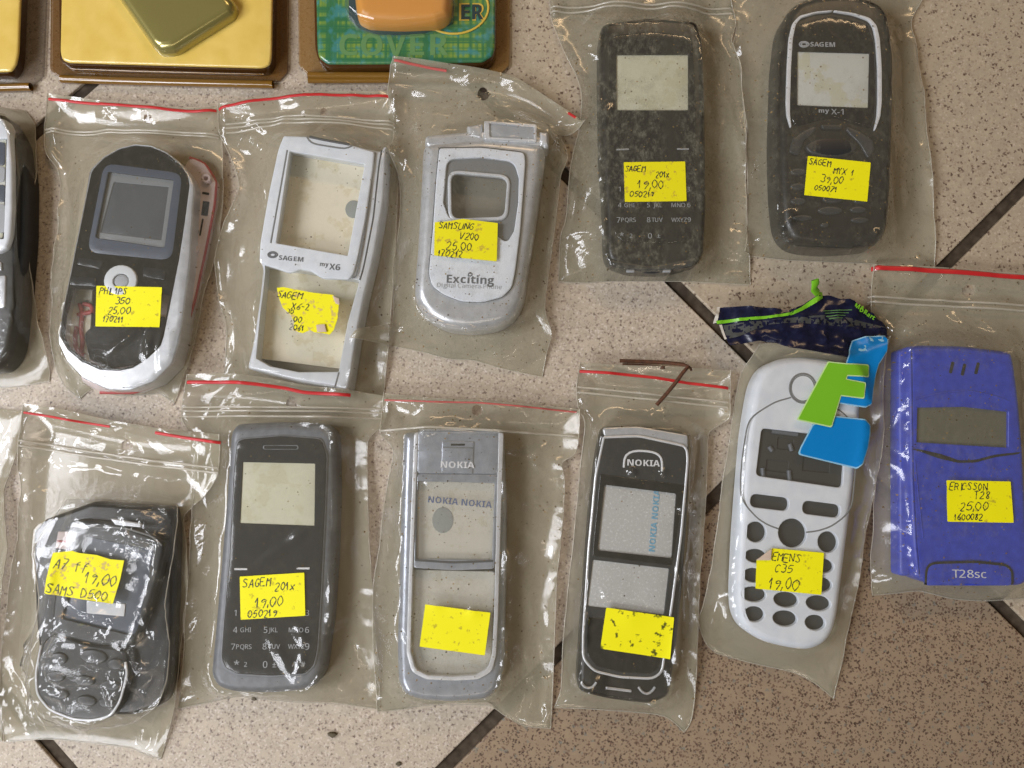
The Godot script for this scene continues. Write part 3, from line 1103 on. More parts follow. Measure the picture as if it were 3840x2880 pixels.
func bags_left() -> void:
	var p0 := thing("phone_housing", "black and silver phone housing cut off by the left edge", "phone housing", [-216.7, 0.7, -60.1], "phone housings in bags")
	plate(p0, "body", "black", [-236.7,-110.8,3.1,-207.2,-109.9,3.1,-200.1,-98.4,0,-196.8,-82.1,0,-195.7,-58,0,-196.3,-30.2,0,-197.6,-12.3,0,-202.1,-4.6,4.7,-228.9,-3,0], [], 0.8, 12, 2.5, 4, 0, 0)
	plate(p0, "front_frame", "pearl", [-232.1,-107.2,0,-204.7,-106.7,2.3,-201.9,-100.7,0,-199.8,-86.3,0,-198.7,-68.8,0,-198.7,-57,0,-200.1,-52.7,1.9,-202.7,-50.9,0,-228,-50,0], [[-229.1,-97.9,0,-203.1,-97.9,0.5,-202.4,-79.9,0,-201.7,-56.6,0.5,-226.1,-56.3,0]], 9, 14, 1.5, 2, 0, 0)
	plate(p0, "screen", "screen_grey", [-230.6,-99,0,-204.4,-99,0,-203.7,-80.6,0,-203.2,-57.2,0,-227.6,-56.8,0], [], 11.5, 12.3, 0.2, 0.2, 0, 0)
	plate(p0, "window_pane", "slate", [-226.1,-96.9,0,-204.5,-96.9,0,-204.1,-87.2,0,-225.4,-87.3,0], [], 12.2, 12.7, 0.2, 0.2, 0, 0)
	plate(p0, "window_pane", "print_pale", [-225.4,-86.9,0,-203.9,-86.8,0,-203.7,-80.4,0,-224.9,-80.5,0], [], 12.2, 12.7, 0.2, 0.2, 0, 0)
	plate(p0, "window_pane", "slate", [-224.9,-79.3,0,-203.4,-79.2,0,-203.1,-72.1,0,-224.4,-72.1,0], [], 12.2, 12.7, 0.2, 0.2, 0, 0)
	plate(p0, "window_pane", "print_pale", [-224.3,-71.3,0,-202.9,-71.3,0,-202.3,-59.4,0,-223.5,-59.4,0], [], 12.2, 12.7, 0.2, 0.2, 0, 0)
	plate(p0, "key", "silver", [-212.6,-47.6,0.8,-203,-47.6,0.8,-202.4,-44.1,0.8,-212.3,-42.9,0.8], [], 11.8, 12.7, 0.4, 0.4, 0, 0)
	plate(p0, "key", "silver", [-212.2,-41.4,0.8,-200.8,-42.2,0.8,-200.3,-29.3,0.8,-211.3,-27,0.8], [], 11.8, 12.7, 0.4, 0.4, 0, 0)
	var g0 := thing("zip_bag", "creased clear bag around the black and silver housing at left edge", "bag", [-217.1, 0.0, -60.3], "zip bags of phone housings")
	bag(g0, "film_clear", [-250.4,-121.9,0.3,-247,-76.7,0.3,-244,-35.8,0.3,-241.3,0.8,0.3], [-205.1,-115.9,0.3,-200.7,-110,0.3,-198.4,-99,0.3,-197.2,-84.9,0.3,-197.2,-68.4,0.3,-196,-47.9,0.3,-193.8,-27.8,0.3,-190.9,-19.8,0.3,-188.2,-8.6,0.3,-188.3,-1.1,0.3], [-250.4,-121.9,0.3,-228.2,-120.2,0.3,-215.8,-117.6,0.3,-205.1,-115.9,0.3], [-241.2,2.4,0.3,-219.9,2.8,0.3,-206.6,1.8,0.3,-198.8,0.9,0.3,-188.3,-1.1,0.3], [[[-235.2,-109.9,3.1,-205.9,-109,3.1,-198.8,-97.5,0,-195.5,-81.4,0,-194.4,-57.4,0,-195.1,-29.9,0,-196.3,-12,0,-200.8,-4.3,4.7,-227.4,-2.8,0], 13]], {"creases": [[-208.9,-112.1,-200.9,-100.4,2,2.5], [-196.6,-75.7,-193.9,-43.2,1.4,2], [-191.9,-23.3,-190.2,-7.5,2.2,2.5], [-207.3,-11.4,-203.5,-2,1.6,2], [-202.2,-5.1,-187.9,-1.2,1.5,2]]})
	var g12 := thing("zip_bag", "clear bag edge left of the bag with two black slider housings", "bag", [-218.1, 0.0, 57.7], "zip bags of phone housings")
	bag(g12, "film_hazy", [-236.7,7.9,0.3,-233.7,48.9,0.3,-230.5,92.3,0.3,-227.1,139.5,0.3], [-197.5,10.9,2,-198.6,21.4,0.3,-199.2,29.4,0.3,-202.1,40.1,0.3,-202.4,43.6,0.3,-200.5,54.2,0.3,-199.2,66.4,0.3,-199.7,79.4,0.3,-200.6,92.3,0.3,-199.4,117.8,0.3,-198.5,139.5,0.3], [-235.3,8.9,2,-220,9.6,2,-206.5,10.2,2,-197.5,10.9,2], [-227.1,139.5,0.3,-216.7,139.5,0.3,-208,139.5,0.3,-198.5,139.5,0.3], [[[-226.9,44.1,0,-204.3,45.8,0,-199.4,107,0,-221.7,115.2,0], 10]], {"creases": [[-203.8,38.3,-199.5,57.5,1.6,2], [-201.2,66.2,-200,92,1.2,2]]})
	var p1 := thing("phone_housing", "oval silver phone housing with dark front and pinkish back shell", "phone housing", [-159.5, 0.7, -51.9], "phone housings in bags")
	plate(p1, "back_shell", "pink_shell", [-132.7,-93.6,2.3,-126.5,-90.8,2.3,-121.4,-83.1,2.3,-121.9,-73.3,0,-124.8,-54.7,0,-128.4,-34,0,-132.7,-16.6,0,-136.2,-5.7,0,-141,-0.2,3.1,-150.8,3.7,4.7,-164.8,3.7,4.7,-174.3,-1,4.7,-153.4,-50.7,0], [], 0.9, 5.5, 0.8, 0.8, 0, 0)
	tube(p1, "red_rim", "red_rim", line_y([-132.9,-93.4,-126.6,-91,-121.6,-83.2,-122,-73.4,-124.9,-54.8,-128.5,-34,-132.8,-16.7,-136.3,-5.7,-141.1,-0.1,-151,3.8,-165,3.8], 4.6), 0.7, 1)
	plate(p1, "screw_boss", "pink_shell", ell(-124.96,-83.79,2.03,2.03,0.000), [ell(-124.96,-83.79,0.91,0.91,0.000)], 5, 7.2, 0.4, 0.4, 0, 0)
	plate(p1, "screw_boss", "pink_shell", ell(-128.84,-54.16,1.79,1.79,0.000), [ell(-128.84,-54.16,0.81,0.81,0.000)], 5, 7.2, 0.4, 0.4, 0, 0)
	plate(p1, "screw_boss", "pink_shell", ell(-129.39,-44.61,0.86,0.86,0.000), [], 5, 7.2, 0.4, 0.4, 0, 0)
	plate(p1, "slot", "hole_black", [-126.4,-74.8,0.2,-123.7,-74.4,0.2,-124.3,-68.4,0.2,-127,-68.8,0.2], [], 5.3, 5.65, 0.1, 0.1, 0, 0)
	plate(p1, "slot", "hole_black", [-126.5,-67.4,0.2,-125.8,-67.3,0.2,-126.8,-60.2,0.2,-127.5,-60.3,0.2], [], 5.3, 5.65, 0.1, 0.1, 0, 0)
	plate(p1, "slot", "hole_black", [-128.2,-62.6,0.2,-127.5,-62.4,0.2,-128.3,-57.7,0.2,-129,-57.9,0.2], [], 5.3, 5.65, 0.1, 0.1, 0, 0)
	plate(p1, "slot", "hole_black", [-129.8,-51.8,0.2,-128.9,-51.6,0.2,-129.8,-46.1,0.2,-130.7,-46.3,0.2], [], 5.3, 5.65, 0.1, 0.1, 0, 0)
	plate(p1, "slot", "hole_black", [-131.7,-43.5,0.2,-129.7,-43.1,0.2,-130.7,-37.6,0.2,-132.7,-38.1,0.2], [], 5.3, 5.65, 0.1, 0.1, 0, 0)
	plate(p1, "slot", "hole_black", [-131.5,-35.5,0.2,-130.4,-35.2,0.2,-131,-32.2,0.2,-132.1,-32.4,0.2], [], 5.3, 5.65, 0.1, 0.1, 0, 0)
	plate(p1, "slot", "hole_black", [-132.5,-30.5,0.2,-131.1,-30.2,0.2,-131.5,-28.5,0.2,-132.9,-28.8,0.2], [], 5.3, 5.65, 0.1, 0.1, 0, 0)
	plate(p1, "slot", "hole_black", [-126.8,-78.7,0.2,-124,-78.2,0.2,-124.1,-77.2,0.2,-126.9,-77.7,0.2], [], 5.3, 5.65, 0.1, 0.1, 0, 0)
	plate(p1, "frame", "silver", [-169.4,-85.2,0,-164.3,-91,0,-158.2,-94.7,0,-152,-96.2,0,-145.8,-95.7,0,-139,-92.8,0,-133.4,-88.4,0,-129.3,-83.2,0,-127.2,-78.8,0,-127.6,-69.2,0,-127.9,-48.8,0,-129.4,-29.3,0,-130.8,-16.2,0,-133.1,-7.1,3.1,-139.9,0.2,4.7,-148.9,3.6,6.2,-157.9,3.6,6.2,-168,-1,4.7,-174.8,-7.8,3.1,-178.8,-15.5,0,-177.9,-27,0,-175.6,-41.8,0,-171.7,-69.3,0], [[-168.5,-85.9,0,-164.1,-90.5,0,-158,-94.1,0,-152,-95.6,0,-145.7,-95,0,-139.4,-92.3,0,-133.9,-87.9,0,-130.3,-83.1,0,-129.4,-78.8,0,-130.6,-64.5,0,-132.3,-48.8,0,-134.7,-33.2,0,-137.1,-17.8,0,-138.1,-13.9,0,-143.4,-8.6,0,-148.5,-5.3,0,-153.8,-4.2,0,-161.4,-4.6,0,-169,-8,0,-174.5,-12.6,0,-177.7,-17.8,0,-177.4,-25.5,0,-175.2,-41,0,-173,-56.7,0,-170.7,-72.5,0,-169.4,-84.3,0]], 1.2, 12.6, 0.55, 1.2, 0, 0)
	plate(p1, "front_plate", "gloss_black", [-168.3,-85.7,0,-163.9,-90.4,0,-157.8,-94,0,-151.8,-95.4,0,-145.6,-94.8,0,-139.2,-92.1,0,-133.7,-87.8,0,-130.1,-83,0,-129.2,-78.6,0,-130.5,-64.4,0,-132.1,-48.7,0,-134.5,-33.1,0,-136.9,-17.7,0,-138,-13.9,0,-143.2,-8.5,0,-148.3,-5.3,0,-153.6,-4.1,0,-161.2,-4.5,0,-168.8,-7.9,0,-174.3,-12.5,0,-177.5,-17.7,0,-177.2,-25.4,0,-175,-40.9,0,-172.8,-56.6,0,-170.5,-72.3,0,-169.1,-84.1,0], [[-162,-84.4,0.9,-135.6,-81,0.9,-138.1,-53.2,0.9,-165.8,-57.3,0.9], [-174.1,-37,0.8,-164.3,-36.2,0,-135.2,-34.3,0.8,-137.4,-17.7,0,-138.5,-14.3,0,-143.6,-9.1,0,-148.5,-6,0,-153.6,-4.9,0,-161,-5.3,0,-168.4,-8.6,0,-173.7,-13,0,-176.7,-17.7,0,-176.4,-25.4,0]], 11, 12.9, 0.5, 0.5, 0, 0)
	plate(p1, "screen_border", "slate", [-163.8,-88,4.3,-132.1,-83.7,4.3,-134.8,-48,4.3,-168.8,-51.3,4.3], [[-161.9,-84.4,0.9,-135.5,-81,0.9,-138.1,-53.2,0.9,-165.7,-57.3,0.9]], 12.85, 13.05, 0.15, 0.15, 0, 0)
	plate(p1, "screen", "lcd_dark", [-163.7,-85.6,0,-135.5,-82.2,0,-138.1,-52.8,0,-167.2,-56.9,0], [], 10.5, 11.5, 0.2, 0.2, 0, 0)
	plate(p1, "screen_frame", "lcd_edge", [-162.9,-85.2,0,-135.5,-81.7,0,-138.2,-53,0,-166.6,-57.1,0], [[-160,-80.6,0,-138,-78.5,0,-140,-56.7,0,-164.4,-59.9,0]], 11.5, 11.8, 0.1, 0.1, 0, 0)
	plate(p1, "inner_tray", "beige_inside", [-178.3,-39.2,0,-169.6,-39.2,0,-169.5,-7.5,0,-178.4,-13,0,-182.7,-20.1,0], [], 5.5, 6, 0.2, 0.2, 0, 0)
	tube(p1, "inner_rib", "red_rim", line_y([-174.1,-32,-172.7,-28.1,-173.2,-21.8,-171.9,-16.3,-172.6,-10.9], 6.6), 0.9, 1)
	tube(p1, "inner_rib", "red_rim", line_y([-174.6,-27.3,-169.3,-28.5], 6.6), 0.9, 1)
	tube(p1, "inner_rib", "red_rim", line_y([-174.8,-22.6,-175.3,-17.1,-173.8,-11.3,-170.7,-10.9], 6.6), 0.9, 1)
	tube(p1, "inner_rib", "red_rim", line_y([-172.6,-32,-168.6,-31.2,-168.9,-28.1], 6.6), 0.9, 1)
	plate(p1, "inner_cover", "hole_black", [-171.7,-19.6,3.1,-165.7,-25.1,3.1,-139.3,-26.7,0,-141.1,-14.1,0,-150.9,-7.1,0,-161.6,-5.6,0,-168.8,-9.4,3.1], [], 6, 7, 0.4, 0.4, 0, 0)
	plate(p1, "navigation_ring", "ring_clear", ell(-154.54,-39.77,6.70,6.39,0.000), [ell(-154.30,-39.54,3.12,2.96,0.000)], 12.6, 13.9, 0.7, 0.7, 0, 0)
	plate(p1, "navigation_key", "print_pale", ell(-154.30,-39.54,2.96,2.81,0.000), [], 12.4, 13.6, 0.8, 0.6, 0, 0)
	plate(p1, "soft_key", "dark_glass", [-171.8,-49.4,0.3,-161.7,-47.7,0.3,-163.1,-44.4,0.5,-172.4,-46.3,0.5], [], 12.7, 13.3, 0.3, 0.3, 0, 0)
	plate(p1, "soft_key", "dark_glass", [-145.9,-45.5,0.3,-136.7,-44.3,0.3,-137.3,-40,0.5,-146.1,-41.6,0.5], [], 12.7, 13.3, 0.3, 0.3, 0, 0)
	plate(p1, "soft_key", "dark_glass", [-174.4,-41.6,0.5,-164.5,-40.9,0.5,-164.3,-37.4,0.5,-174.9,-38.1,0.5], [], 12.7, 13.3, 0.3, 0.3, 0, 0)
	var g1 := thing("zip_bag", "clear bag with red line holding the oval silver phone housing", "bag", [-159.8, 0.0, -52.0], "zip bags of phone housings")
	bag(g1, "film_clear", [-194.4,-122.2,3,-194.7,-113.2,2.5,-195.1,-105.4,1,-193.2,-95.7,0.3,-188.3,-89,0.3,-186.6,-76.6,0.3,-186.9,-56.1,0.3,-187.4,-35.8,0.3,-187.6,-19.8,0.3,-185.1,-7.8,0.3,-181.1,0.9,0.3,-175.3,6,0.3], [-122.9,-116.7,3,-121.2,-104.3,1.5,-120,-91.4,0.3,-119.2,-76.5,0.3,-120.1,-60.1,0.3,-123.1,-45.4,0.3,-126.2,-31.7,0.3,-128.1,-19.7,0.3,-131.2,-7.8,0.3,-136.8,7.8,0.3], [-194.4,-122.2,3,-180.7,-119.4,5,-167.3,-117.1,6,-152.8,-115.8,6,-140.4,-115.1,5,-128.8,-115.4,4,-122.9,-116.7,3], [-175.3,6,0.3,-170.4,1.8,0.3,-164,4,0.3,-156.2,4.8,0.3,-148.3,4.3,0.3,-142.9,4,0.3,-139.6,6,0.3,-136.8,7.8,0.3], [[[-169.6,-85.4,0,-164.5,-91.2,0,-158.4,-94.9,0,-152.2,-96.4,0,-146,-95.9,0,-139.2,-93,0,-133.6,-88.5,0,-129.5,-83.3,0,-127.4,-78.9,0,-127.7,-69.4,0,-128.1,-48.9,0,-129.6,-29.4,0,-131,-16.3,0,-133.2,-7.1,3.1,-140.1,0.1,4.7,-149,3.5,6.2,-158.1,3.5,6.2,-168.2,-1,4.7,-175,-7.9,3.1,-179,-15.6,0,-178.2,-27.1,0,-175.8,-41.9,0,-171.9,-69.4,0], 13.2], [[-132.3,-93.2,2.3,-126.1,-90.5,2.3,-121,-82.7,2.3,-121.5,-72.9,0,-124.4,-54.4,0,-128,-33.7,0,-132.2,-16.5,0,-135.7,-5.5,0,-140.5,-0.1,3.1,-150.4,3.7,4.7,-164.2,3.7,4.7,-173.8,-0.9,4.7,-152.9,-50.5,0], 6.5]], {"holes": [[-152.3, -111.2, 1.7]], "dust": "dust_dots", "creases": [[-190,-110.9,-188.9,-98.3,2.2,2.5], [-161,-96.6,-160.4,-67.8,0.5,5], [-157.7,-11.5,-144,-21.8,0.9,2.2], [-140.8,-21,-142.7,-9.2,1.6,2.5], [-182.6,-7.6,-174.9,4.2,1.6,2.2], [-193.1,-100.8,-186.4,-90,1.6,2.4], [-167.7,-54,-154.8,-84.2,0.4,5], [-137.6,-19.4,-137,-3.7,1.4,2]]})
	tube(g1, "zip_track", "zip", line_g([-194.2,-106.2,-165.5,-105.5,-141.2,-104.3,-121.9,-103.7], 0.3), 0.5, 0.9)
	tube(g1, "zip_track", "zip", line_g([-194.1,-104.9,-165.4,-104.1,-141.2,-103.1,-121.8,-102.4], 0.3), 0.4, 0.9)
	tube(g1, "red_line", "red_line", line_g([-193.7,-119.5,-181.7,-117.5,-168.7,-115.8,-154.1,-114.7,-141.2,-113.6,-129.9,-113.2,-123.1,-114], 0.15), 0.62, 0.35)
	var st_g1 := drape(g1, "price_sticker", "sticker", [-163.8,-37.6,0.3,-137.9,-37,0.3,-138.1,-21,0.3,-163.4,-21.4,0.3], 0.22, "yellow price sticker with four rows of handwriting")
	pen(st_g1, [["PHIL1PS", 1.3, 0.6, 2.8], ["350", 7.8, 4.5, 2.8], ["25,00", 5.2, 8.2, 3.0], ["170211", 3.4, 11.9, 2.5]], -163.8, -37.6, 0.017, 11, "ink")
	var p2 := thing("phone_housing", "silver white phone cover with empty window and wavy lower edge", "phone housing", [-81.5, 0.7, -53.0], "phone housings in bags")
	plate(p2, "body", "pearl", [-92.6,-100.4,1.5,-83.2,-100,0,-64.6,-96.3,0,-53.4,-93.7,0.5,-50.4,-96.9,1.5,-50.6,-85.4,0,-51.3,-72,0,-53.3,-58.7,0,-54.6,-50.2,0,-58,-34.8,0,-60.7,-19.6,0,-62.5,-6,0,-64,4.5,1.1,-69.4,2.4,0,-83.6,0.2,0,-94.9,-2.6,0,-104.3,-5.1,1.1,-102.2,-15.8,0,-100.3,-32.6,0,-99.3,-45.6,0,-100.9,-48.3,0,-100.9,-55.7,0,-97.9,-76.8,0,-94.6,-95,0], [[-90.3,-94.2,0.5,-58.7,-88.7,0.5,-65.1,-50.2,0.5,-94.8,-55.2,0.5], [-98.3,-46.4,0.5,-79.8,-43.7,0,-60.5,-40.3,0.6,-63.3,-29.5,0,-65,-22.6,0,-68,-3.7,0.6,-83.7,-3.6,0,-95,-5.9,0,-100.5,-9,0.6,-99.6,-23.4,0,-98.8,-36.4,0]], 0.9, 11.5, 1.3, 2.5, 0, 0)
	plate(p2, "face_plate", "white_shell", [-92,-99.4,1.1,-82.5,-99,0,-64.1,-95.3,0,-55.2,-92.5,0.6,-55.5,-87,0,-58.2,-65.1,0,-60.9,-49.7,0,-62.8,-42,0,-64.5,-40.3,0.8,-75.1,-40.6,0,-77,-42,0,-79.7,-43.6,1.5,-83.5,-44.3,1.5,-86.1,-43.3,0.8,-88.3,-42.8,0,-91.8,-44.2,0,-98.6,-46.3,0,-100.2,-47.8,0.6,-100.1,-55.1,0,-97.2,-76.1,0,-94,-93.7,0], [[-89.2,-92.9,0.5,-59,-87.5,0.5,-65.1,-49.9,0.5,-93.6,-55,0.5]], 11.2, 13, 0.7, 0.7, 0, 0)
	plate(p2, "inner_card", "cream_card", [-92.8,-97.4,0,-59.7,-91.7,0,-65,-44.2,0,-61.9,-41,0,-65.8,-5.3,0,-102.6,-10,0,-100.7,-47.4,0], [], 4, 5, 0.2, 0.2, 0, 0)
	plate(p2, "round_magnet", "disc_grey", ell(-64.87,-71.30,3.22,3.68,0.000), [], 5, 5.6, 0.2, 0.2, 0, 0)
	tube(p2, "window_step", "grey_and_crease_shade", line_y([-90.3,-93.2,-95.8,-55], 13), 0.35, 0.4)
	tube(p2, "earpiece_slot", "crease_shade_dark", line_y([-81.5,-98.8,-76.5,-97.6,-70.3,-96.4,-65.3,-95.5], 13.1), 0.5, 0.4)
	tube(p2, "earpiece_edge", "grey_and_crease_shade", line_y([-82.6,-98.8,-81.8,-96.8,-79.5,-95.7,-68.7,-93.9,-65.7,-93.7,-64.2,-95], 13.1), 0.35, 0.4)
	tube(p2, "side_seam", "grey_and_crease_shade", line_y([-55.1,-92.7,-55.9,-85.7,-57.4,-70,-59.4,-55.3,-61.9,-40.7,-63.3,-41.1], 12.2), 0.3, 0.4)
	tube(p2, "side_seam", "crease_shade_dark", line_y([-52.6,-93.8,-53.6,-87.5,-55.5,-65.6,-59,-45.4,-60.4,-40.4], 11.6), 0.3, 0.4)
	tube(p2, "side_seam", "grey_and_crease_shade", line_y([-67.9,-3.5,-69.4,2.3], 11.6), 0.3, 0.4)
	tube(p2, "logo_ring", "print_grey", line_y([-92.9,-50.2,-93.1,-49.7,-93.6,-49.2,-94.4,-49,-95.3,-49,-96.2,-49.2,-96.7,-49.7,-96.9,-50.2,-96.8,-50.8,-96.2,-51.3,-95.4,-51.5,-94.5,-51.5,-93.7,-51.3,-93.1,-50.8,-92.9,-50.2], 13.1), 0.28, 0.4)
	tube(p2, "logo_ring", "print_grey", line_y([-93.7,-50.2,-93.8,-49.9,-94.1,-49.6,-94.6,-49.4,-95.2,-49.4,-95.7,-49.6,-96,-49.9,-96.2,-50.2,-96.1,-50.6,-95.7,-50.9,-95.2,-51,-94.7,-51,-94.1,-50.9,-93.8,-50.6,-93.7,-50.2], 13.1), 0.28, 0.4)
	words(p2, "lettering", "print_grey", "SAGEM", -87.4, 13.05, -48.7, 1.91257, -0.0872665, true, 1.15, 0)
	words(p2, "lettering", "print_grey", "my", -74.4, 13.05, -46.4, 1.47121, -0.0872665, true, 1, 0)
	words(p2, "lettering", "print_grey", "X6", -70.1, 13.05, -45.3, 2.50106, -0.0872665, true, 1.1, 0)
	var g2 := thing("zip_bag", "clear bag with red line holding the silver white cover with torn sticker", "bag", [-81.7, 0.0, -53.1], "zip bags of phone housings")
	bag(g2, "film_clear", [-122.4,-117.1,4,-122.1,-106.1,2,-119.3,-99.4,0.3,-115.1,-91.1,0.3,-112.5,-80.5,0.3,-115.8,-70.8,0.3,-118.7,-64.3,0.3,-120.8,-55.5,0.3,-121,-46.7,0.3,-119.4,-34.8,0.3,-116,-23,0.3,-116.2,-12,0.3,-117.4,-2.7,0.3], [-50.2,-122,5,-48.8,-114.5,3,-47.9,-107.5,0.3,-47.1,-93.5,0.3,-47.1,-77.2,0.3,-47.3,-61,0.3,-47.8,-45.1,0.3,-49,-29.2,0.3,-50.1,-13.5,0.3,-52.1,5.1,0.3], [-122.4,-117.1,4,-111.7,-117.8,6,-101.9,-118.7,7,-88.6,-119.9,7,-78.5,-120.6,7,-63,-121.5,6,-50.2,-122,5], [-117.4,-2.7,0.3,-104.3,-1.1,0.3,-88.8,1.2,0.3,-69.4,4.3,0.3,-52.1,5.1,0.3], [[[-92.3,-99.9,1.5,-82.9,-99.6,0,-64.4,-95.9,0,-53.3,-93.3,0.5,-50.3,-96.5,1.5,-50.5,-85,0,-51.2,-71.7,0,-53.1,-58.4,0,-54.4,-49.9,0,-57.8,-34.6,0,-60.5,-19.4,0,-62.3,-5.9,0,-63.8,4.6,1.1,-69.1,2.5,0,-83.3,0.3,0,-94.6,-2.5,0,-104,-5,1.1,-101.8,-15.7,0,-100,-32.4,0,-99,-45.4,0,-100.6,-48.1,0,-100.5,-55.4,0,-97.6,-76.4,0,-94.3,-94.5,0], 13.3]], {"holes": [[-78.7, -113.9, 1.8]], "dust": "dust_dots", "creases": [[-115.6,-99.5,-108.2,-104.8,2.4,2.8], [-108.2,-104.8,-103.2,-97,2.4,2.8], [-115.5,-98.7,-102.8,-97,1.8,2.6], [-119.9,-55,-118.4,-36.8,1.5,2.2], [-115.6,-11.8,-115.2,-21.1,2,2.2], [-122.1,-105.2,-118.7,-98.7,1.6,2.2], [-48.7,-98.5,-48,-86.3,2.6,2.6], [-93.7,-110.9,-95.1,-104.4,1.4,2.4]]})
	tube(g2, "zip_track", "zip", line_g([-118.7,-107.7,-91.9,-110.5,-71.3,-110,-47.5,-108.4], 0.3), 0.42, 0.9)
	tube(g2, "zip_track", "zip", line_g([-118.6,-106.2,-91.8,-109,-71.2,-108.5,-47.5,-107], 0.3), 0.42, 0.9)
	tube(g2, "zip_track", "zip", line_g([-118.6,-104.4,-91.8,-107.2,-71.2,-106.7,-47.5,-105.2], 0.3), 0.42, 0.9)
	tube(g2, "red_line", "red_line", line_g([-121.5,-114,-114.6,-115.2,-102.8,-117.3,-89.4,-118.4,-79.2,-119.2,-63.4,-119.3,-51.1,-119.3], 0.15), 0.62, 0.35)
	var st_g2 := drape(g2, "price_sticker", "sticker_worn", [-92.5,-36.7,0,-89.9,-37,0,-83.9,-35.8,0,-77.8,-34.7,0,-70.3,-33.9,0,-67.9,-30.5,0,-68.3,-24.4,0,-69.7,-19.9,0,-71.3,-18,0,-73.7,-18.6,0,-77.4,-19,0,-79,-19.9,0,-81.9,-18.6,0,-85.7,-19.8,0,-85.3,-22.9,0,-86.7,-25.8,0,-90,-28.8,0,-91.9,-33.4,0], 0.22, "torn yellow price sticker, its lower left corner missing")
	pen(st_g2, [["SAGEM", 0.6, 0.9, 2.9], ["X6-2", 6.6, 5.1, 2.6], ["30", 5.1, 7.9, 1.9], [",00", 7.3, 10.3, 2.5], ["2061", 6.8, 13.6, 2.5]], -92.5, -36.7, 0.105, 12, "ink")
	plate(g2, "sticker_remnant", "sticker_back", [-70.5,-33.5,0,-67.8,-32.2,0,-67.5,-29.7,0,-69.1,-30.3,0], [], 14.4, 14.75, 0.05, 0.05, 0, 0)
	plate(g2, "sticker_remnant", "sticker_back", [-76.5,-21.8,0,-73.2,-22.1,0,-72.4,-19,0,-76.1,-19,0], [], 14.4, 14.75, 0.05, 0.05, 0, 0)

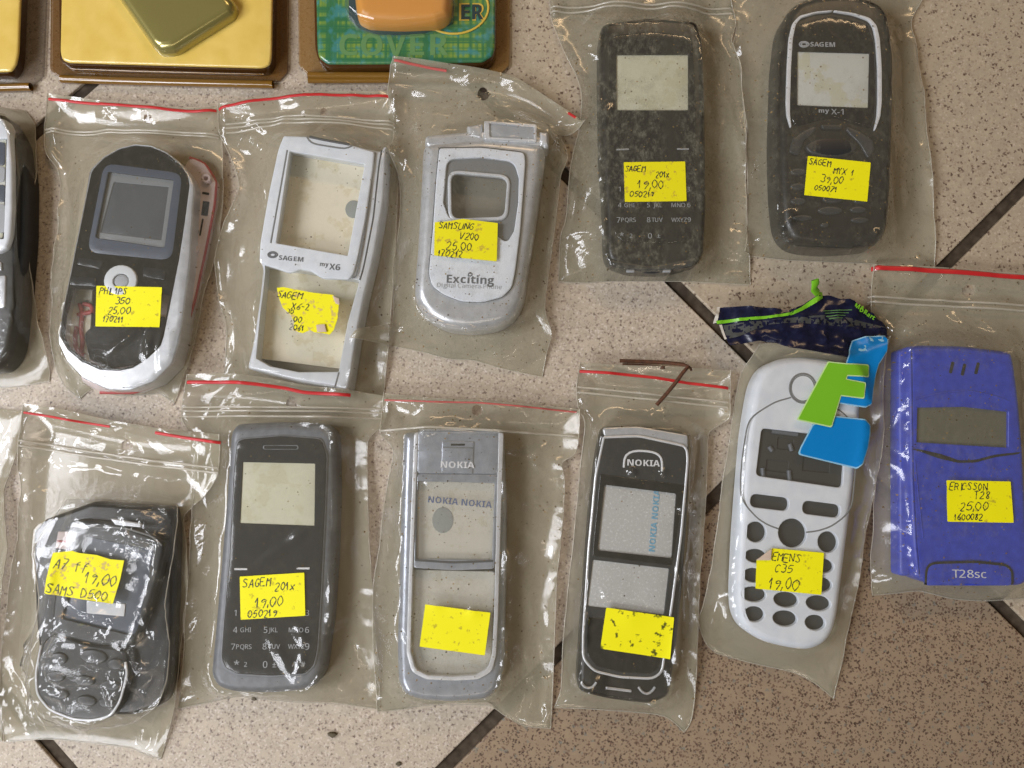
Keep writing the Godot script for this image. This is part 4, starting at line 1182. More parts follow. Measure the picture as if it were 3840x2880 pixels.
func bags_top() -> void:
	var p4 := thing("phone_housing", "dusty black candybar phone housing with pale empty screen", "phone housing", [58.3, 0.7, -99.4], "phone housings in bags")
	plate(p4, "body", "black", [36.6,-148,2.9,55.4,-150.7,0,76.3,-149.1,2.9,78.4,-140.6,0,78.7,-114.6,0,78.4,-89,0,78.1,-69.6,0,76.8,-52,2.9,74.4,-47.1,2.9,60.8,-44,0,46.5,-44.4,0,38.3,-47.7,2.9,37.2,-52.1,0,37.1,-66,0,35.7,-92,0,35.6,-122.3,0,35.8,-140.7,0], [], 0.9, 12, 3, 4, 0, 0)
	plate(p4, "front_panel", "gloss_black", [39.7,-141.4,2.9,57,-143.3,0,73.5,-141.3,2.9,74.4,-118.8,0,73.8,-86.3,0,73.4,-63.8,0,72.3,-57.3,3.6,68.8,-55,3.6,55.5,-54.6,0,43.6,-55.6,3.6,40.5,-58.8,3.6,39.9,-71.1,0,39.3,-104,0], [[42.5,-133.2,0.3,71.6,-133.2,0.3,71.1,-109.7,0.3,42.3,-109.8,0.3]], 11.5, 13, 0.8, 0.8, 0, 0)
	plate(p4, "screen", "screen_card", [42.3,-134.1,0,72.1,-134,0,71.6,-109.9,0,42.2,-109.9,0], [], 11.9, 12.3, 0.1, 0.1, 0, 0)
	plate(p4, "chin", "charcoal", [37.9,-48.8,1.4,55.4,-45.9,0,73.6,-49.5,1.4,72.1,-45.6,1.4,55.3,-42.7,0,38.6,-46,1.4], [], 10, 12.5, 1, 1, 0, 0)
	plate(p4, "chin_light", "print_pale", [45.4,-44.2,0.2,48.5,-44.2,0.2,48.5,-43.2,0.2,45.4,-43.2,0.2], [], 11.6, 12.8, 0.2, 0.2, 0, 0)
	plate(p4, "chin_light", "print_pale", [59.8,-44.2,0.2,62.8,-44.2,0.2,62.8,-43.2,0.2,59.7,-43.2,0.2], [], 11.6, 12.8, 0.2, 0.2, 0, 0)
	tube(p4, "soft_key_mark", "print_pale", line_y([42,-93.2,46.9,-93.4], 13.1), 0.35, 0.3)
	tube(p4, "soft_key_mark", "print_pale", line_y([66.2,-93.4,71,-93.4], 13.1), 0.35, 0.3)
	words(p4, "lettering", "print_pale", "1", 43.2, 13.02, -76.9, 1.91927, 0, false, 1.05, 0)
	words(p4, "lettering", "print_pale", "3", 70.5, 13.02, -76.8, 1.91927, 0, false, 1.05, 0)
	words(p4, "lettering", "print_pale", "4", 42.9, 13.02, -70.3, 1.91927, 0, false, 1.05, 0)
	words(p4, "lettering", "print_pale", "GHI", 46.9, 13.02, -70.3, 1.34349, 0, false, 1.05, 0)
	words(p4, "lettering", "print_pale", "5", 54.3, 13.02, -70.3, 1.91927, 0, false, 1.05, 0)
	words(p4, "lettering", "print_pale", "JKL", 58.2, 13.02, -70.3, 1.34349, 0, false, 1.05, 0)
	words(p4, "lettering", "print_pale", "MNO", 66.3, 13.02, -70.3, 1.34349, 0, false, 1.05, 0)
	words(p4, "lettering", "print_pale", "6", 70.5, 13.02, -70.3, 1.91927, 0, false, 1.05, 0)
	words(p4, "lettering", "print_pale", "7", 42.4, 13.02, -64.3, 2.20717, 0, false, 1.05, 0)
	words(p4, "lettering", "print_pale", "PQRS", 46.3, 13.02, -64.3, 1.43946, 0, false, 1.05, 0)
	words(p4, "lettering", "print_pale", "8", 54.4, 13.02, -64.3, 2.1112, 0, false, 1.05, 0)
	words(p4, "lettering", "print_pale", "TUV", 57.7, 13.02, -64.3, 1.43946, 0, false, 1.05, 0)
	words(p4, "lettering", "print_pale", "WXYZ", 66.5, 13.02, -64.3, 1.15156, 0, false, 1.05, 0)
	words(p4, "lettering", "print_pale", "9", 70.5, 13.02, -64.3, 1.91927, 0, false, 1.05, 0)
	words(p4, "lettering", "print_pale", "*", 43.6, 13.02, -57.9, 2.49506, 0, false, 1.05, 0)
	words(p4, "lettering", "print_pale", "2", 47.3, 13.02, -57.8, 1.34349, 0, false, 1.05, 0)
	words(p4, "lettering", "print_pale", "0", 54.8, 13.02, -57.8, 2.20717, 0, false, 1.05, 0)
	words(p4, "lettering", "print_pale", "±", 58.3, 13.02, -57.8, 1.82331, 0, false, 1.05, 0)
	var g4 := thing("zip_bag", "very dusty bag around the black candybar housing, top centre right", "bag", [58.5, 0.0, -99.7], "zip bags of phone housings")
	bag(g4, "film_grimy", [16,-166.5,2,16.7,-155.3,1,19.5,-147,0.3,22.6,-138.3,0.3,26.2,-131.3,0.3,28.6,-123.5,0.3,29,-117.3,0.3,28,-105.8,0.3,25.9,-98.1,0.3,23.8,-86.7,0.3,22.2,-67.8,0.3,19.9,-60.3,0.3,19.2,-42.3,0.3], [92.2,-166.3,2,94.5,-153.5,1,92.2,-144.5,0.3,95.2,-137.4,0.3,96,-124.9,0.3,96.3,-109.5,0.3,96.4,-86.6,0.3,96.2,-64,0.3,97.2,-52.8,0.3,97.8,-40.8,0.3], [16,-166.5,2,33.8,-166.1,2,63.8,-166,2,92.2,-166.3,2], [19.2,-42.3,0.3,29.1,-41.7,0.3,39.3,-42.3,0.3,60.3,-42.4,0.3,76.3,-42,0.3,97.8,-40.8,0.3], [[[35.9,-144.6,2.9,54.4,-147.2,0,74.9,-145.7,2.9,76.9,-137.3,0,77.2,-111.8,0,76.9,-86.7,0,76.7,-67.7,0,75.3,-50.4,2.9,73,-45.6,2.9,59.6,-42.6,0,45.6,-42.9,0,37.6,-46.2,2.9,36.5,-50.5,0,36.4,-64.1,0,35.1,-89.7,0,34.9,-119.4,0,35.1,-137.4,0], 13.2]], {"dust": "dust_heavy", "creases": [[22.4,-137.1,35.4,-139,2.4,2.6], [23.9,-138.2,35,-132,2.2,2.6], [35.4,-141.3,34.6,-133.5,2,2.4], [18.8,-159.4,15.8,-153.9,1.2,2], [37.1,-62,21.9,-59.8,1.6,2.5], [21,-42.8,39.2,-51.6,1.3,3], [39.6,-145.2,36.9,-139.8,1.6,2.5], [40.6,-111.9,35.4,-102.7,1.3,2.5], [92.4,-143.5,93.4,-153.7,1.4,2.2], [88.5,-139.6,88.8,-93.5,1,4]]})
	tube(g4, "zip_track", "zip", line_g([16.4,-160.1,56.2,-159.8,93.2,-159.2], 0.3), 0.45, 0.9)
	tube(g4, "zip_track", "zip", line_g([16.4,-157.8,56.1,-157.6,93.1,-157], 0.3), 0.45, 0.9)
	var st_g4 := drape(g4, "price_sticker", "sticker_mould", [44.7,-87.6,0.3,69.2,-87.9,0.3,69.4,-71.6,0.3,44.9,-71.3,0.3], 0.22, "yellow price sticker, handwriting partly rubbed")
	pen(st_g4, [["SAGEM", 0.3, 1.5, 2.5], ["201x", 12.3, 4.0, 2.6], ["19,00", 5.1, 7.5, 3.7], ["050219", 1.7, 12.0, 2.5]], 44.7, -87.6, -0.017, 14, "ink")
	var p5 := thing("phone_housing", "black phone housing with two white side stripes, top right", "phone housing", [133.6, 0.7, -107.3], "phone housings in bags")
	plate(p5, "body", "black", [118.3,-156.9,0,125.4,-158.6,0,133.9,-159.3,0,143.6,-158.1,0,150.5,-155.5,0,153.9,-150.7,0,155.2,-137.9,0,155,-123.3,0,153.4,-101.6,0,151.9,-80.3,0,149.9,-62.7,0,147.6,-56.4,0,144.6,-53.7,0,126.9,-52.3,0,114.7,-53.4,0,110,-55.2,0,106.9,-60.7,0,105.9,-73.3,0,105.9,-94.6,0,106.7,-108.9,0,108.1,-130.7,0,110.4,-146.8,0,113.5,-153.4,0], [], 0.9, 15, 4.5, 6, 0, 0)
	plate(p5, "front_panel", "gloss_black", [115.4,-144.5,2,129.9,-148.4,0,144,-144.8,2,146.3,-136.6,0,146.1,-118.9,0,145.1,-105.5,0,143.4,-100.6,2,128.2,-105.5,0,112.6,-101.7,2,111.2,-105.6,0,111.9,-124.6,0,113.2,-138.1,0], [[115,-132.9,0.3,143.8,-132,0.3,142.3,-109.2,0.3,114.1,-110.4,0.3]], 13.5, 15.9, 0.9, 1, 0, 0)
	plate(p5, "screen", "screen_grey", [115,-133.5,0,144.4,-132.5,0,142.8,-109.2,0,114,-110.4,0], [], 14.9, 15.3, 0.1, 0.1, 0, 0)
	plate(p5, "side_stripe", "print_white", [129.9,-150.3,0,123.1,-149.7,0,116.3,-148,0,113.3,-144.8,0,111.6,-138.2,0,110.5,-126,0,109.6,-111.9,0,109.7,-106.2,0,111,-100.9,0,111.4,-101,0,111,-106.4,0,111.2,-111.9,0,112.1,-126,0,113.2,-138,0,114.6,-144.2,0,116.8,-147,0,123.1,-149.1,0,130,-149.8,0], [], 15, 16.1, 0.2, 0.2, 0, 0)
	plate(p5, "side_stripe", "print_white", [129.9,-149.8,0,138,-148.4,0,144.1,-146,0,145.8,-143.1,0,146.5,-137.9,0,146.8,-125.9,0,146.2,-111.8,0,145.6,-105.6,0,144.1,-99.7,0,144.5,-99.5,0,146.9,-105.4,0,147.8,-111.8,0,148.4,-125.9,0,148.2,-138.1,0,147.2,-143.7,0,144.7,-146.9,0,138.1,-149.1,0,130,-150.3,0], [], 15, 16.1, 0.2, 0.2, 0, 0)
	tube(p5, "logo_ring", "print_pale", line_y([119.7,-135.8,119.5,-135.2,118.9,-134.8,118,-134.5,117.1,-134.5,116.3,-134.8,115.8,-135.2,115.6,-135.8,115.8,-136.4,116.4,-136.8,117.2,-137,118.1,-137,118.9,-136.8,119.5,-136.3,119.7,-135.8], 16), 0.3, 0.4)
	tube(p5, "logo_ring", "print_pale", line_y([118.9,-135.8,118.7,-135.5,118.4,-135.2,117.9,-135,117.3,-135,116.9,-135.2,116.5,-135.5,116.4,-135.8,116.6,-136.1,116.9,-136.4,117.4,-136.5,117.9,-136.5,118.4,-136.4,118.8,-136.1,118.9,-135.8], 16), 0.3, 0.4)
	words(p5, "lettering", "print_pale", "SAGEM", 125.2, 15.95, -135.7, 1.94421, -0.0174533, true, 1.15, 0)
	words(p5, "lettering", "print_pale", "my", 124.4, 15.95, -108.0, 1.42575, -0.0174533, true, 1.2, 0)
	words(p5, "lettering", "print_pale", "X-1", 130.3, 15.95, -107.5, 2.33305, -0.0174533, false, 1.25, 0)
	plate(p5, "navigation_pad", "charcoal", ell(126.90,-92.79,10.23,4.23,0.000), [], 15, 16.5, 1.2, 1, 0.4, 0)
	plate(p5, "soft_key", "charcoal", [123,-102.4,0.7,132.1,-102.2,0.7,131.3,-100.3,0.7,123.9,-100.5,0.7], [], 15, 16, 0.4, 0.4, 0, 0)
	plate(p5, "soft_key", "key_black", [111.7,-96.5,1,116.5,-100,1.4,121.3,-102.1,0,121.6,-100,0,116.4,-95.8,0,114.2,-89.6,1,110.2,-91,1], [], 14.8, 15.9, 0.6, 0.6, 0, 0)
	plate(p5, "soft_key", "key_black", [133.4,-101.9,0,138.6,-99.6,1.4,143.8,-95.8,1,144.3,-92.3,1,141.5,-87.8,1,138.4,-94.4,0,133,-100,0], [], 14.8, 15.9, 0.6, 0.6, 0, 0)
	plate(p5, "key", "key_black", ell(113.66,-83.07,3.14,1.50,0.000), [], 14.6, 16, 0.8, 0.7, 0, 0)
	plate(p5, "key", "key_black", ell(113.45,-77.01,3.27,1.50,0.000), [], 14.6, 16, 0.8, 0.7, 0, 0)
	plate(p5, "key", "key_black", ell(113.23,-71.04,3.14,1.50,0.000), [], 14.6, 16, 0.8, 0.7, 0, 0)
	plate(p5, "key", "key_black", ell(114.65,-64.34,3.95,1.23,0.000), [], 14.6, 16, 0.8, 0.7, 0, 0)
	plate(p5, "key", "key_black", ell(125.71,-67.26,4.91,1.77,0.000), [], 14.6, 16, 0.8, 0.7, 0, 0)
	plate(p5, "key", "key_black", ell(137.16,-63.36,3.54,1.23,0.000), [], 14.6, 16, 0.8, 0.7, 0, 0)
	plate(p5, "key", "key_black", ell(136.68,-67.59,3.27,1.36,0.000), [], 14.6, 16, 0.8, 0.7, 0, 0)
	plate(p5, "key", "key_black", ell(137.82,-71.01,2.73,1.23,0.000), [], 14.6, 16, 0.8, 0.7, 0, 0)
	plate(p5, "key", "key_black", ell(123.16,-61.33,1.64,0.95,0.000), [], 14.6, 16, 0.8, 0.7, 0, 0)
	plate(p5, "key", "key_black", ell(126.89,-71.71,4.09,1.50,0.000), [], 14.6, 16, 0.8, 0.7, 0, 0)
	var g5 := thing("zip_bag", "dusty bag around the black housing with white side stripes", "bag", [133.9, 0.0, -107.6], "zip bags of phone housings")
	bag(g5, "film_grimy", [91.9,-167,2,94.6,-154,1,94.6,-149.1,0.3,92.8,-141.6,0.3,95.3,-134.1,0.3,96,-119.3,0.3,97,-104.6,0.3,97.3,-90,0.3,97.2,-75.6,0.3,96.4,-63.4,0.3,94.5,-53.4,0.3], [174.7,-166.7,2,173,-162.2,2,168.8,-154.2,0.3,169.3,-145.2,0.3,170.3,-134,0.3,171,-119.2,0.3,171.3,-104.5,0.3,172.3,-89.9,0.3,172.9,-75.5,0.3,173.6,-61.1,0.3,173.5,-47.3,0.3], [91.9,-167,2,119,-166.9,2,147.5,-166.4,2,174.7,-166.7,2], [94.5,-53.4,0.3,111.4,-51.3,0.3,129.4,-50.4,0.3,148.7,-49.5,0.3,173.5,-47.3,0.3], [[[116.1,-153.4,0,123.1,-154.9,0,131.3,-155.6,0,140.9,-154.5,0,147.7,-152,0,151.1,-147.2,0,152.2,-134.6,0,152.1,-120.3,0,150.5,-99.1,0,149.1,-78.2,0,147.1,-60.9,0,144.8,-54.8,0,141.9,-52,0,124.5,-50.7,0,112.5,-51.7,0,107.9,-53.6,0,104.9,-58.9,0,104,-71.3,0,104,-92.2,0,104.7,-106.2,0,106.1,-127.6,0,108.4,-143.4,0,111.3,-149.9,0], 16.2]], {"dust": "dust_light", "creases": [[94.7,-153.4,101.7,-149.3,2,2], [95.1,-55.1,111.3,-65.7,2.6,3.2], [100.6,-56.5,112,-64.3,1.8,2.4], [141.4,-56.1,143.6,-58.6,1.5,1.8], [107.8,-149.6,102.3,-111.2,1.2,4], [166,-151,164.8,-96.5,1.1,4], [167.6,-153.2,173.4,-162.2,1.5,2.5], [95,-53.7,113,-53.7,1.4,2.4]]})
	var st_g5 := drape(g5, "price_sticker", "sticker", [117.1,-88.9,0.3,141.8,-86.2,0.3,139.7,-70.3,0.3,115.1,-73,0.3], 0.22, "yellow price sticker with 39,00 written on it")
	pen(st_g5, [["SAGEM", 0.5, 0.9, 2.6], ["MYX 1", 10.4, 3.6, 2.6], ["39,00", 5.5, 7.0, 3.2], ["050071", 3.2, 11.4, 2.3]], 117.1, -88.9, 0.105, 15, "ink")
	var p3 := thing("phone_housing", "silver flip phone housing with rounded outer window", "phone housing", [-15.1, 0.7, -63.8], "phone housings in bags")
	plate(p3, "body", "silver", [-36,-96.4,2.5,-12.3,-98.8,0,13.8,-96.1,2.5,13.1,-86.1,0,9.4,-61,0,6.7,-44.4,0,5,-32.1,0,1.8,-25.6,0,-3.8,-21.5,0,-15.2,-19.7,0,-24.8,-20.5,0,-32.1,-23.8,0,-37,-28.7,0,-39,-33.8,0,-37.7,-52.7,0,-36.6,-77.8,0], [[-25.2,-84.3,3.3,-0.7,-82,3.3,-2,-64.6,3.3,-24.7,-63.8,3.3]], 0.9, 14.5, 4.5, 6, 0, 0)
	plate(p3, "lid_panel", "white_shell", [-28.9,-92.9,1.2,-12,-93.1,0,5.1,-91,1.8,5.5,-87,0,3.4,-59,0,1.4,-42.8,0,0.1,-36.4,0,-3.7,-32.5,0,-11.8,-30.5,0,-19.7,-30.8,0,-26.8,-33.6,0,-31.4,-37.2,0,-32.6,-42,0,-31.2,-59.1,0,-30,-80.4,0], [[-25.8,-88.3,4.1,-12,-89,0,0.9,-87.3,4.9,2.8,-80.4,0,2.5,-70.5,0,0.9,-59,0,-1.9,-54.2,2.5,-5.5,-56.6,0,-7.1,-62.3,0,-24.6,-63.6,4.1,-27.1,-70.5,0]], 13, 16, 0.6, 0.6, 0, 0)
	tube(p3, "lid_crease_shade", "crease_shade_dark", line_y([-28.9,-93.1,-12,-93.3,5.1,-91.2,5.5,-87.2,3.4,-59.2,1.4,-42.9,0.1,-36.5,-3.7,-32.6,-11.8,-30.6,-19.7,-30.9,-26.8,-33.7,-31.4,-37.3,-32.6,-42.2,-31.3,-59.2,-30,-80.6,-28.9,-93.1], 15.2), 0.3, 0.3)  # raised dark tube paints the shade of the lid crease
	plate(p3, "window_well", "grey_and_crease_shade", [-25.9,-88.7,4.1,-12,-89.4,0,0.9,-87.7,4.9,2.8,-80.8,0,2.5,-70.8,0,0.9,-59.3,0,-1.9,-54.4,2.5,-5.5,-56.9,0,-7.1,-62.6,0,-24.7,-63.9,4.1,-27.2,-70.9,0], [[-24.5,-83.1,3.3,-1.4,-80.8,3.3,-2.7,-64.9,3.3,-23.9,-64.1,3.3]], 12, 14.8, 0.3, 0.3, 0, 0)
	plate(p3, "window_rim", "pearl", [-25.6,-84.3,3.9,-0.3,-81.9,3.9,-1.7,-63.3,3.9,-25.2,-62.7,3.9], [[-24.2,-82.8,3.3,-1.7,-80.6,3.3,-3,-64.9,3.3,-23.7,-64.1,3.3]], 14.2, 15.7, 0.7, 0.7, 0, 0)
	plate(p3, "outer_display", "smoke_beige", [-25.3,-84.6,0,-0.8,-82.3,0,-2,-64.9,0,-24.8,-64.1,0], [], 8, 9, 0.2, 0.2, 0, 0)
	plate(p3, "hinge_bar", "silver", [-35.2,-99.8,1.6,-12.3,-101.9,0,14.2,-99.3,1.6,13.7,-94.2,0,-35.4,-94.3,0], [], 0.9, 13, 1.8, 3, 0, 0)
	plate(p3, "hinge_barrel", "silver", [-18.5,-103.5,1.1,-11.7,-104.6,0.8,-11.6,-97.2,0.8,-17.7,-98.5,1.1], [], 3, 13.5, 1.4, 3, 0, 0)
	plate(p3, "camera_cover", "silver_bright", [-11.2,-104.8,0.8,10.1,-103.3,0.8,10.1,-96.1,0.8,-11,-97.1,0.8], [[-9,-103.7,0.7,8.9,-102.3,0.7,8.9,-97.1,0.7,-8.8,-98,0.7]], 3, 14.6, 0.4, 0.5, 0, 0)
	plate(p3, "camera_window", "print_pale", [-9.2,-103.9,0,9.3,-102.5,0,9.2,-96.9,0,-9,-97.8,0], [], 12, 13.8, 0.2, 0.2, 0, 0)
	plate(p3, "hinge_barrel", "silver_bright", [10.6,-101.2,1.1,14.9,-100.7,1.1,15.1,-94.4,1.1,10.7,-94.9,1.1], [], 3, 13.5, 1.4, 3, 0, 0)
	words(p3, "lettering", "print_grey", "Exciting", -16.4, 16.05, -39.5, 3.26622, -0.0349066, true, 1.12, 0)
	words(p3, "lettering", "print_pale", "Digital Camera Phone", -16.6, 16.05, -36.9, 1.55534, -0.0349066, false, 1.1, 0)
	tube(p3, "sun_mark", "print_grey", line_y([-15.5,-41.5,-15.7,-41,-16.1,-40.7,-16.6,-40.7,-17,-41,-17.1,-41.5,-17,-42,-16.6,-42.3,-16.1,-42.3,-15.7,-42,-15.5,-41.5], 16.05), 0.25, 0.4)
	var g3 := thing("zip_bag", "milky dusty bag with folded flap around the silver flip phone", "bag", [-15.1, 0.0, -64.0], "zip bags of phone housings")
	bag(g3, "film_grimy", [-48.3,-133.4,12,-50.4,-128.9,7,-51.4,-120.7,4,-49.1,-111.1,2,-48.9,-103.1,0.3,-49.4,-93.4,0.3,-46.8,-86.4,0.3,-45.8,-76.9,0.3,-46.1,-63.9,0.3,-48.2,-46.8,0.3,-48.1,-29.9,0.3,-49.7,-23.9,0.3,-60.4,-19.9,0.3,-63,-16.9,0.3], [29.8,-107.4,5,24.8,-104,3,20.3,-103.5,1,22.4,-98.5,0.3,23,-93.3,0.3,20.2,-86.3,0.3,19.4,-79.4,0.3,17.6,-63.9,0.3,15.2,-46.8,0.3,13.4,-29.9,0.3,16.1,-20.7,0.3,14,-12.3,0.3,12.3,-2.8,0.3], [-48.3,-133.4,12,-37.9,-132.2,12,-25.5,-130.1,12,-12.4,-128.5,11,0.9,-126,9,9.2,-121.8,7,19.3,-115.3,6,25.9,-110.9,6,29.8,-107.4,5], [-63,-16.9,0.3,-49.6,-15.7,0.3,-37.1,-13.2,0.3,-25.6,-10.3,0.3,-15.7,-9.7,0.3,-4.9,-6.5,0.3,12.3,-2.8,0.3], [[[-35.6,-95.2,2.5,-12.2,-97.5,0,13.7,-94.9,2.5,13,-85,0,9.3,-60.1,0,6.6,-43.7,0,5,-31.5,0,1.8,-25,0,-3.8,-21,0,-15,-19.2,0,-24.6,-20,0,-31.8,-23.3,0,-36.6,-28.1,0,-38.6,-33.1,0,-37.3,-51.9,0,-36.2,-76.7,0], 16.6], [[-32.6,-107.4,0,-11.4,-106.6,0,15.2,-102.3,0,13.9,-95.1,0,-33.3,-95.2,0], 15]], {"holes": [[-12.1, -122.2, 2.5]], "dust": "dust_light", "creases": [[-50.8,-122.5,-26.2,-119.6,1.8,2.6], [-26.2,-119.4,14.3,-112.3,1.8,3], [-59.8,-17.8,-37.7,-21.1,1.8,3], [-33.6,-19.4,-18.8,-14.4,2,2.4], [-18,-21.1,-15.6,-16.9,2,2], [-4.1,-6.2,15.6,-20.2,1.6,3], [-49.1,-92.4,-48.2,-88.9,2.4,2.4], [-49.3,-111.1,-46.4,-110.7,2,2.2], [20.1,-85.3,17.6,-99.2,1.8,2.6], [14.3,-101.8,19.1,-63,1.2,4], [-45.8,-71.7,-37.9,-33.6,1,4]]})
	tube(g3, "red_line", "red_faded", line_g([-48.1,-131.8,-38.7,-130.1,-26.8,-128], 0.15), 0.6, 0.35)
	tube(g3, "red_line", "red_line", line_g([23.1,-111.6,26.3,-109.6], 0.15), 0.6, 0.35)
	var st_g3 := drape(g3, "price_sticker", "sticker_mould", [-30.2,-62.1,0,-25.4,-62.4,0,-19.2,-63.4,0,-5.5,-61.7,0.3,-5.9,-46.4,0.3,-30.4,-48.8,0.3,-30.3,-59.8,0], 0.22, "yellow price sticker with worn top left corner")
	pen(st_g3, [["SAMSUNG", 1.6, 0.0, 2.8], ["V200", 9.7, 3.9, 2.9], ["25,00", 5.0, 7.8, 3.4], ["170212", 1.9, 11.3, 2.6]], -30.2, -62.4, 0.052, 13, "ink")

func bags_bottom() -> void:
	var p7 := thing("phone_housing", "grey candybar phone housing with black front and number keys", "phone housing", [-94.1, 0.7, 68.7], "phone housings in bags")
	plate(p7, "body", "grey_shell", [-110.4,19.3,4.6,-107.6,16.5,2.5,-90.4,15.7,0,-73.1,16.5,2.5,-68.8,20.2,4.6,-68,43.7,0,-68.2,67.6,0,-69.3,91.2,0,-71.6,110.6,5.1,-74,116,4.2,-78.7,118,0,-91.4,119.1,0,-105.7,118.8,0,-111.9,116.8,4.2,-114.8,112.2,5.1,-113.9,99.1,0,-112.3,67.7,0,-111.1,43.7,0], [], 0.9, 12, 3.5, 5, 0, 0)
	plate(p7, "front_panel", "dark_glass", [-106.7,22.9,3,-89.3,21.5,0,-73.7,22.7,3,-71.7,29.2,0,-71.9,51.5,0,-72.8,82.9,0,-73.6,102.2,0,-74.9,108,3.8,-78.1,111,3.4,-90.7,111.8,0,-103.3,111.1,3.4,-108.1,109,3.8,-109.8,105.3,0,-109.2,90.7,0,-108,67.3,0,-107.5,35.6,0], [[-104,31.6,0.3,-76.1,32.2,0.3,-75.8,55.9,0.3,-104.3,54.9,0.3]], 11, 13, 0.6, 0.6, 0, 0)
	plate(p7, "panel_trim", "grey_shell", [-107.5,22.5,3.2,-89.5,21.1,0,-73.4,22.3,3.2,-71.3,29.2,0,-71.5,51.6,0,-72.3,83,0,-73.1,102.3,0,-74.4,108.5,4.1,-78,111.7,3.5,-90.8,112.5,0,-103.6,111.9,3.5,-108.7,109.6,4.1,-110.6,105.4,0,-109.9,90.8,0,-108.7,67.4,0,-108.2,35.6,0], [], 11, 12.5, 0.3, 0.3, 0, 0)
	plate(p7, "screen", "screen_card", [-104.5,31.2,0,-75.9,31.9,0,-75.6,56.2,0,-104.8,55.3,0], [], 12.3, 12.55, 0.1, 0.1, 0, 0)
	plate(p7, "earpiece", "grey_shell", [-96.4,25,1,-82.6,25,1,-82.5,26.8,1,-96.3,26.8,1], [[-95.7,25.4,0.7,-83.2,25.5,0.7,-83.2,26.4,0.7,-95.7,26.4,0.7]], 12.7, 13.15, 0.08, 0.1, 0, 0)
	tube(p7, "soft_key_mark", "print_white", line_y([-105.8,72.2,-100.9,72.2], 13.1), 0.4, 0.3)
	tube(p7, "soft_key_mark", "print_white", line_y([-82,71.9,-77.1,71.9], 13.1), 0.4, 0.3)
	words(p7, "lettering", "print_pale", "1", -104.7, 13.02, 88.5, 2.2687, 0, false, 1.05, 0)
	words(p7, "lettering", "print_pale", "3", -77.5, 13.02, 88.5, 2.2687, 0, false, 1.05, 0)
	words(p7, "lettering", "print_pale", "4", -104.8, 13.02, 94.8, 2.2687, 0, false, 1.05, 0)
	words(p7, "lettering", "print_pale", "GHI", -100.7, 13.02, 94.8, 1.70153, 0, false, 1.05, 0)
	words(p7, "lettering", "print_pale", "5", -93.3, 13.02, 94.8, 2.2687, 0, false, 1.05, 0)
	words(p7, "lettering", "print_pale", "JKL", -90.2, 13.02, 94.8, 1.70153, 0, false, 1.05, 0)
	words(p7, "lettering", "print_pale", "MNO", -81.7, 13.02, 94.8, 1.58809, 0, false, 1.05, 0)
	words(p7, "lettering", "print_pale", "6", -77.5, 13.02, 94.8, 2.2687, 0, false, 1.05, 0)
	words(p7, "lettering", "print_pale", "7", -105.3, 13.02, 101.0, 2.2687, 0, false, 1.05, 0)
	words(p7, "lettering", "print_pale", "PQRS", -101.3, 13.02, 101.0, 1.70153, 0, false, 1.05, 0)
	words(p7, "lettering", "print_pale", "8", -93.4, 13.02, 100.9, 2.2687, 0, false, 1.05, 0)
	words(p7, "lettering", "print_pale", "TUV", -89.8, 13.02, 100.9, 1.70153, 0, false, 1.05, 0)
	words(p7, "lettering", "print_pale", "WXYZ", -81.4, 13.02, 100.9, 1.54272, 0, false, 1.05, 0)
	words(p7, "lettering", "print_pale", "9", -77.3, 13.02, 100.9, 2.49557, 0, false, 1.05, 0)
	words(p7, "lettering", "print_pale", "*", -103.8, 13.02, 107.5, 2.94931, 0, false, 1.05, 0)
	words(p7, "lettering", "print_pale", "2", -100.4, 13.02, 107.5, 1.70153, 0, false, 1.05, 0)
	words(p7, "lettering", "print_pale", "0", -93.0, 13.02, 107.5, 2.49557, 0, false, 1.05, 0)
	words(p7, "lettering", "print_pale", "±", -89.5, 13.02, 107.5, 2.15527, 0, false, 1.05, 0)
	words(p7, "lettering", "print_pale", "A", -82.0, 13.02, 107.4, 1.81496, 0, false, 1.05, 0)
	words(p7, "lettering", "print_pale", "#", -78.7, 13.02, 107.4, 2.04183, 0, false, 1.05, 0)
	var g7 := thing("zip_bag", "clear bag with red line around the grey candybar housing", "bag", [-94.3, 0.0, 68.8], "zip bags of phone housings")
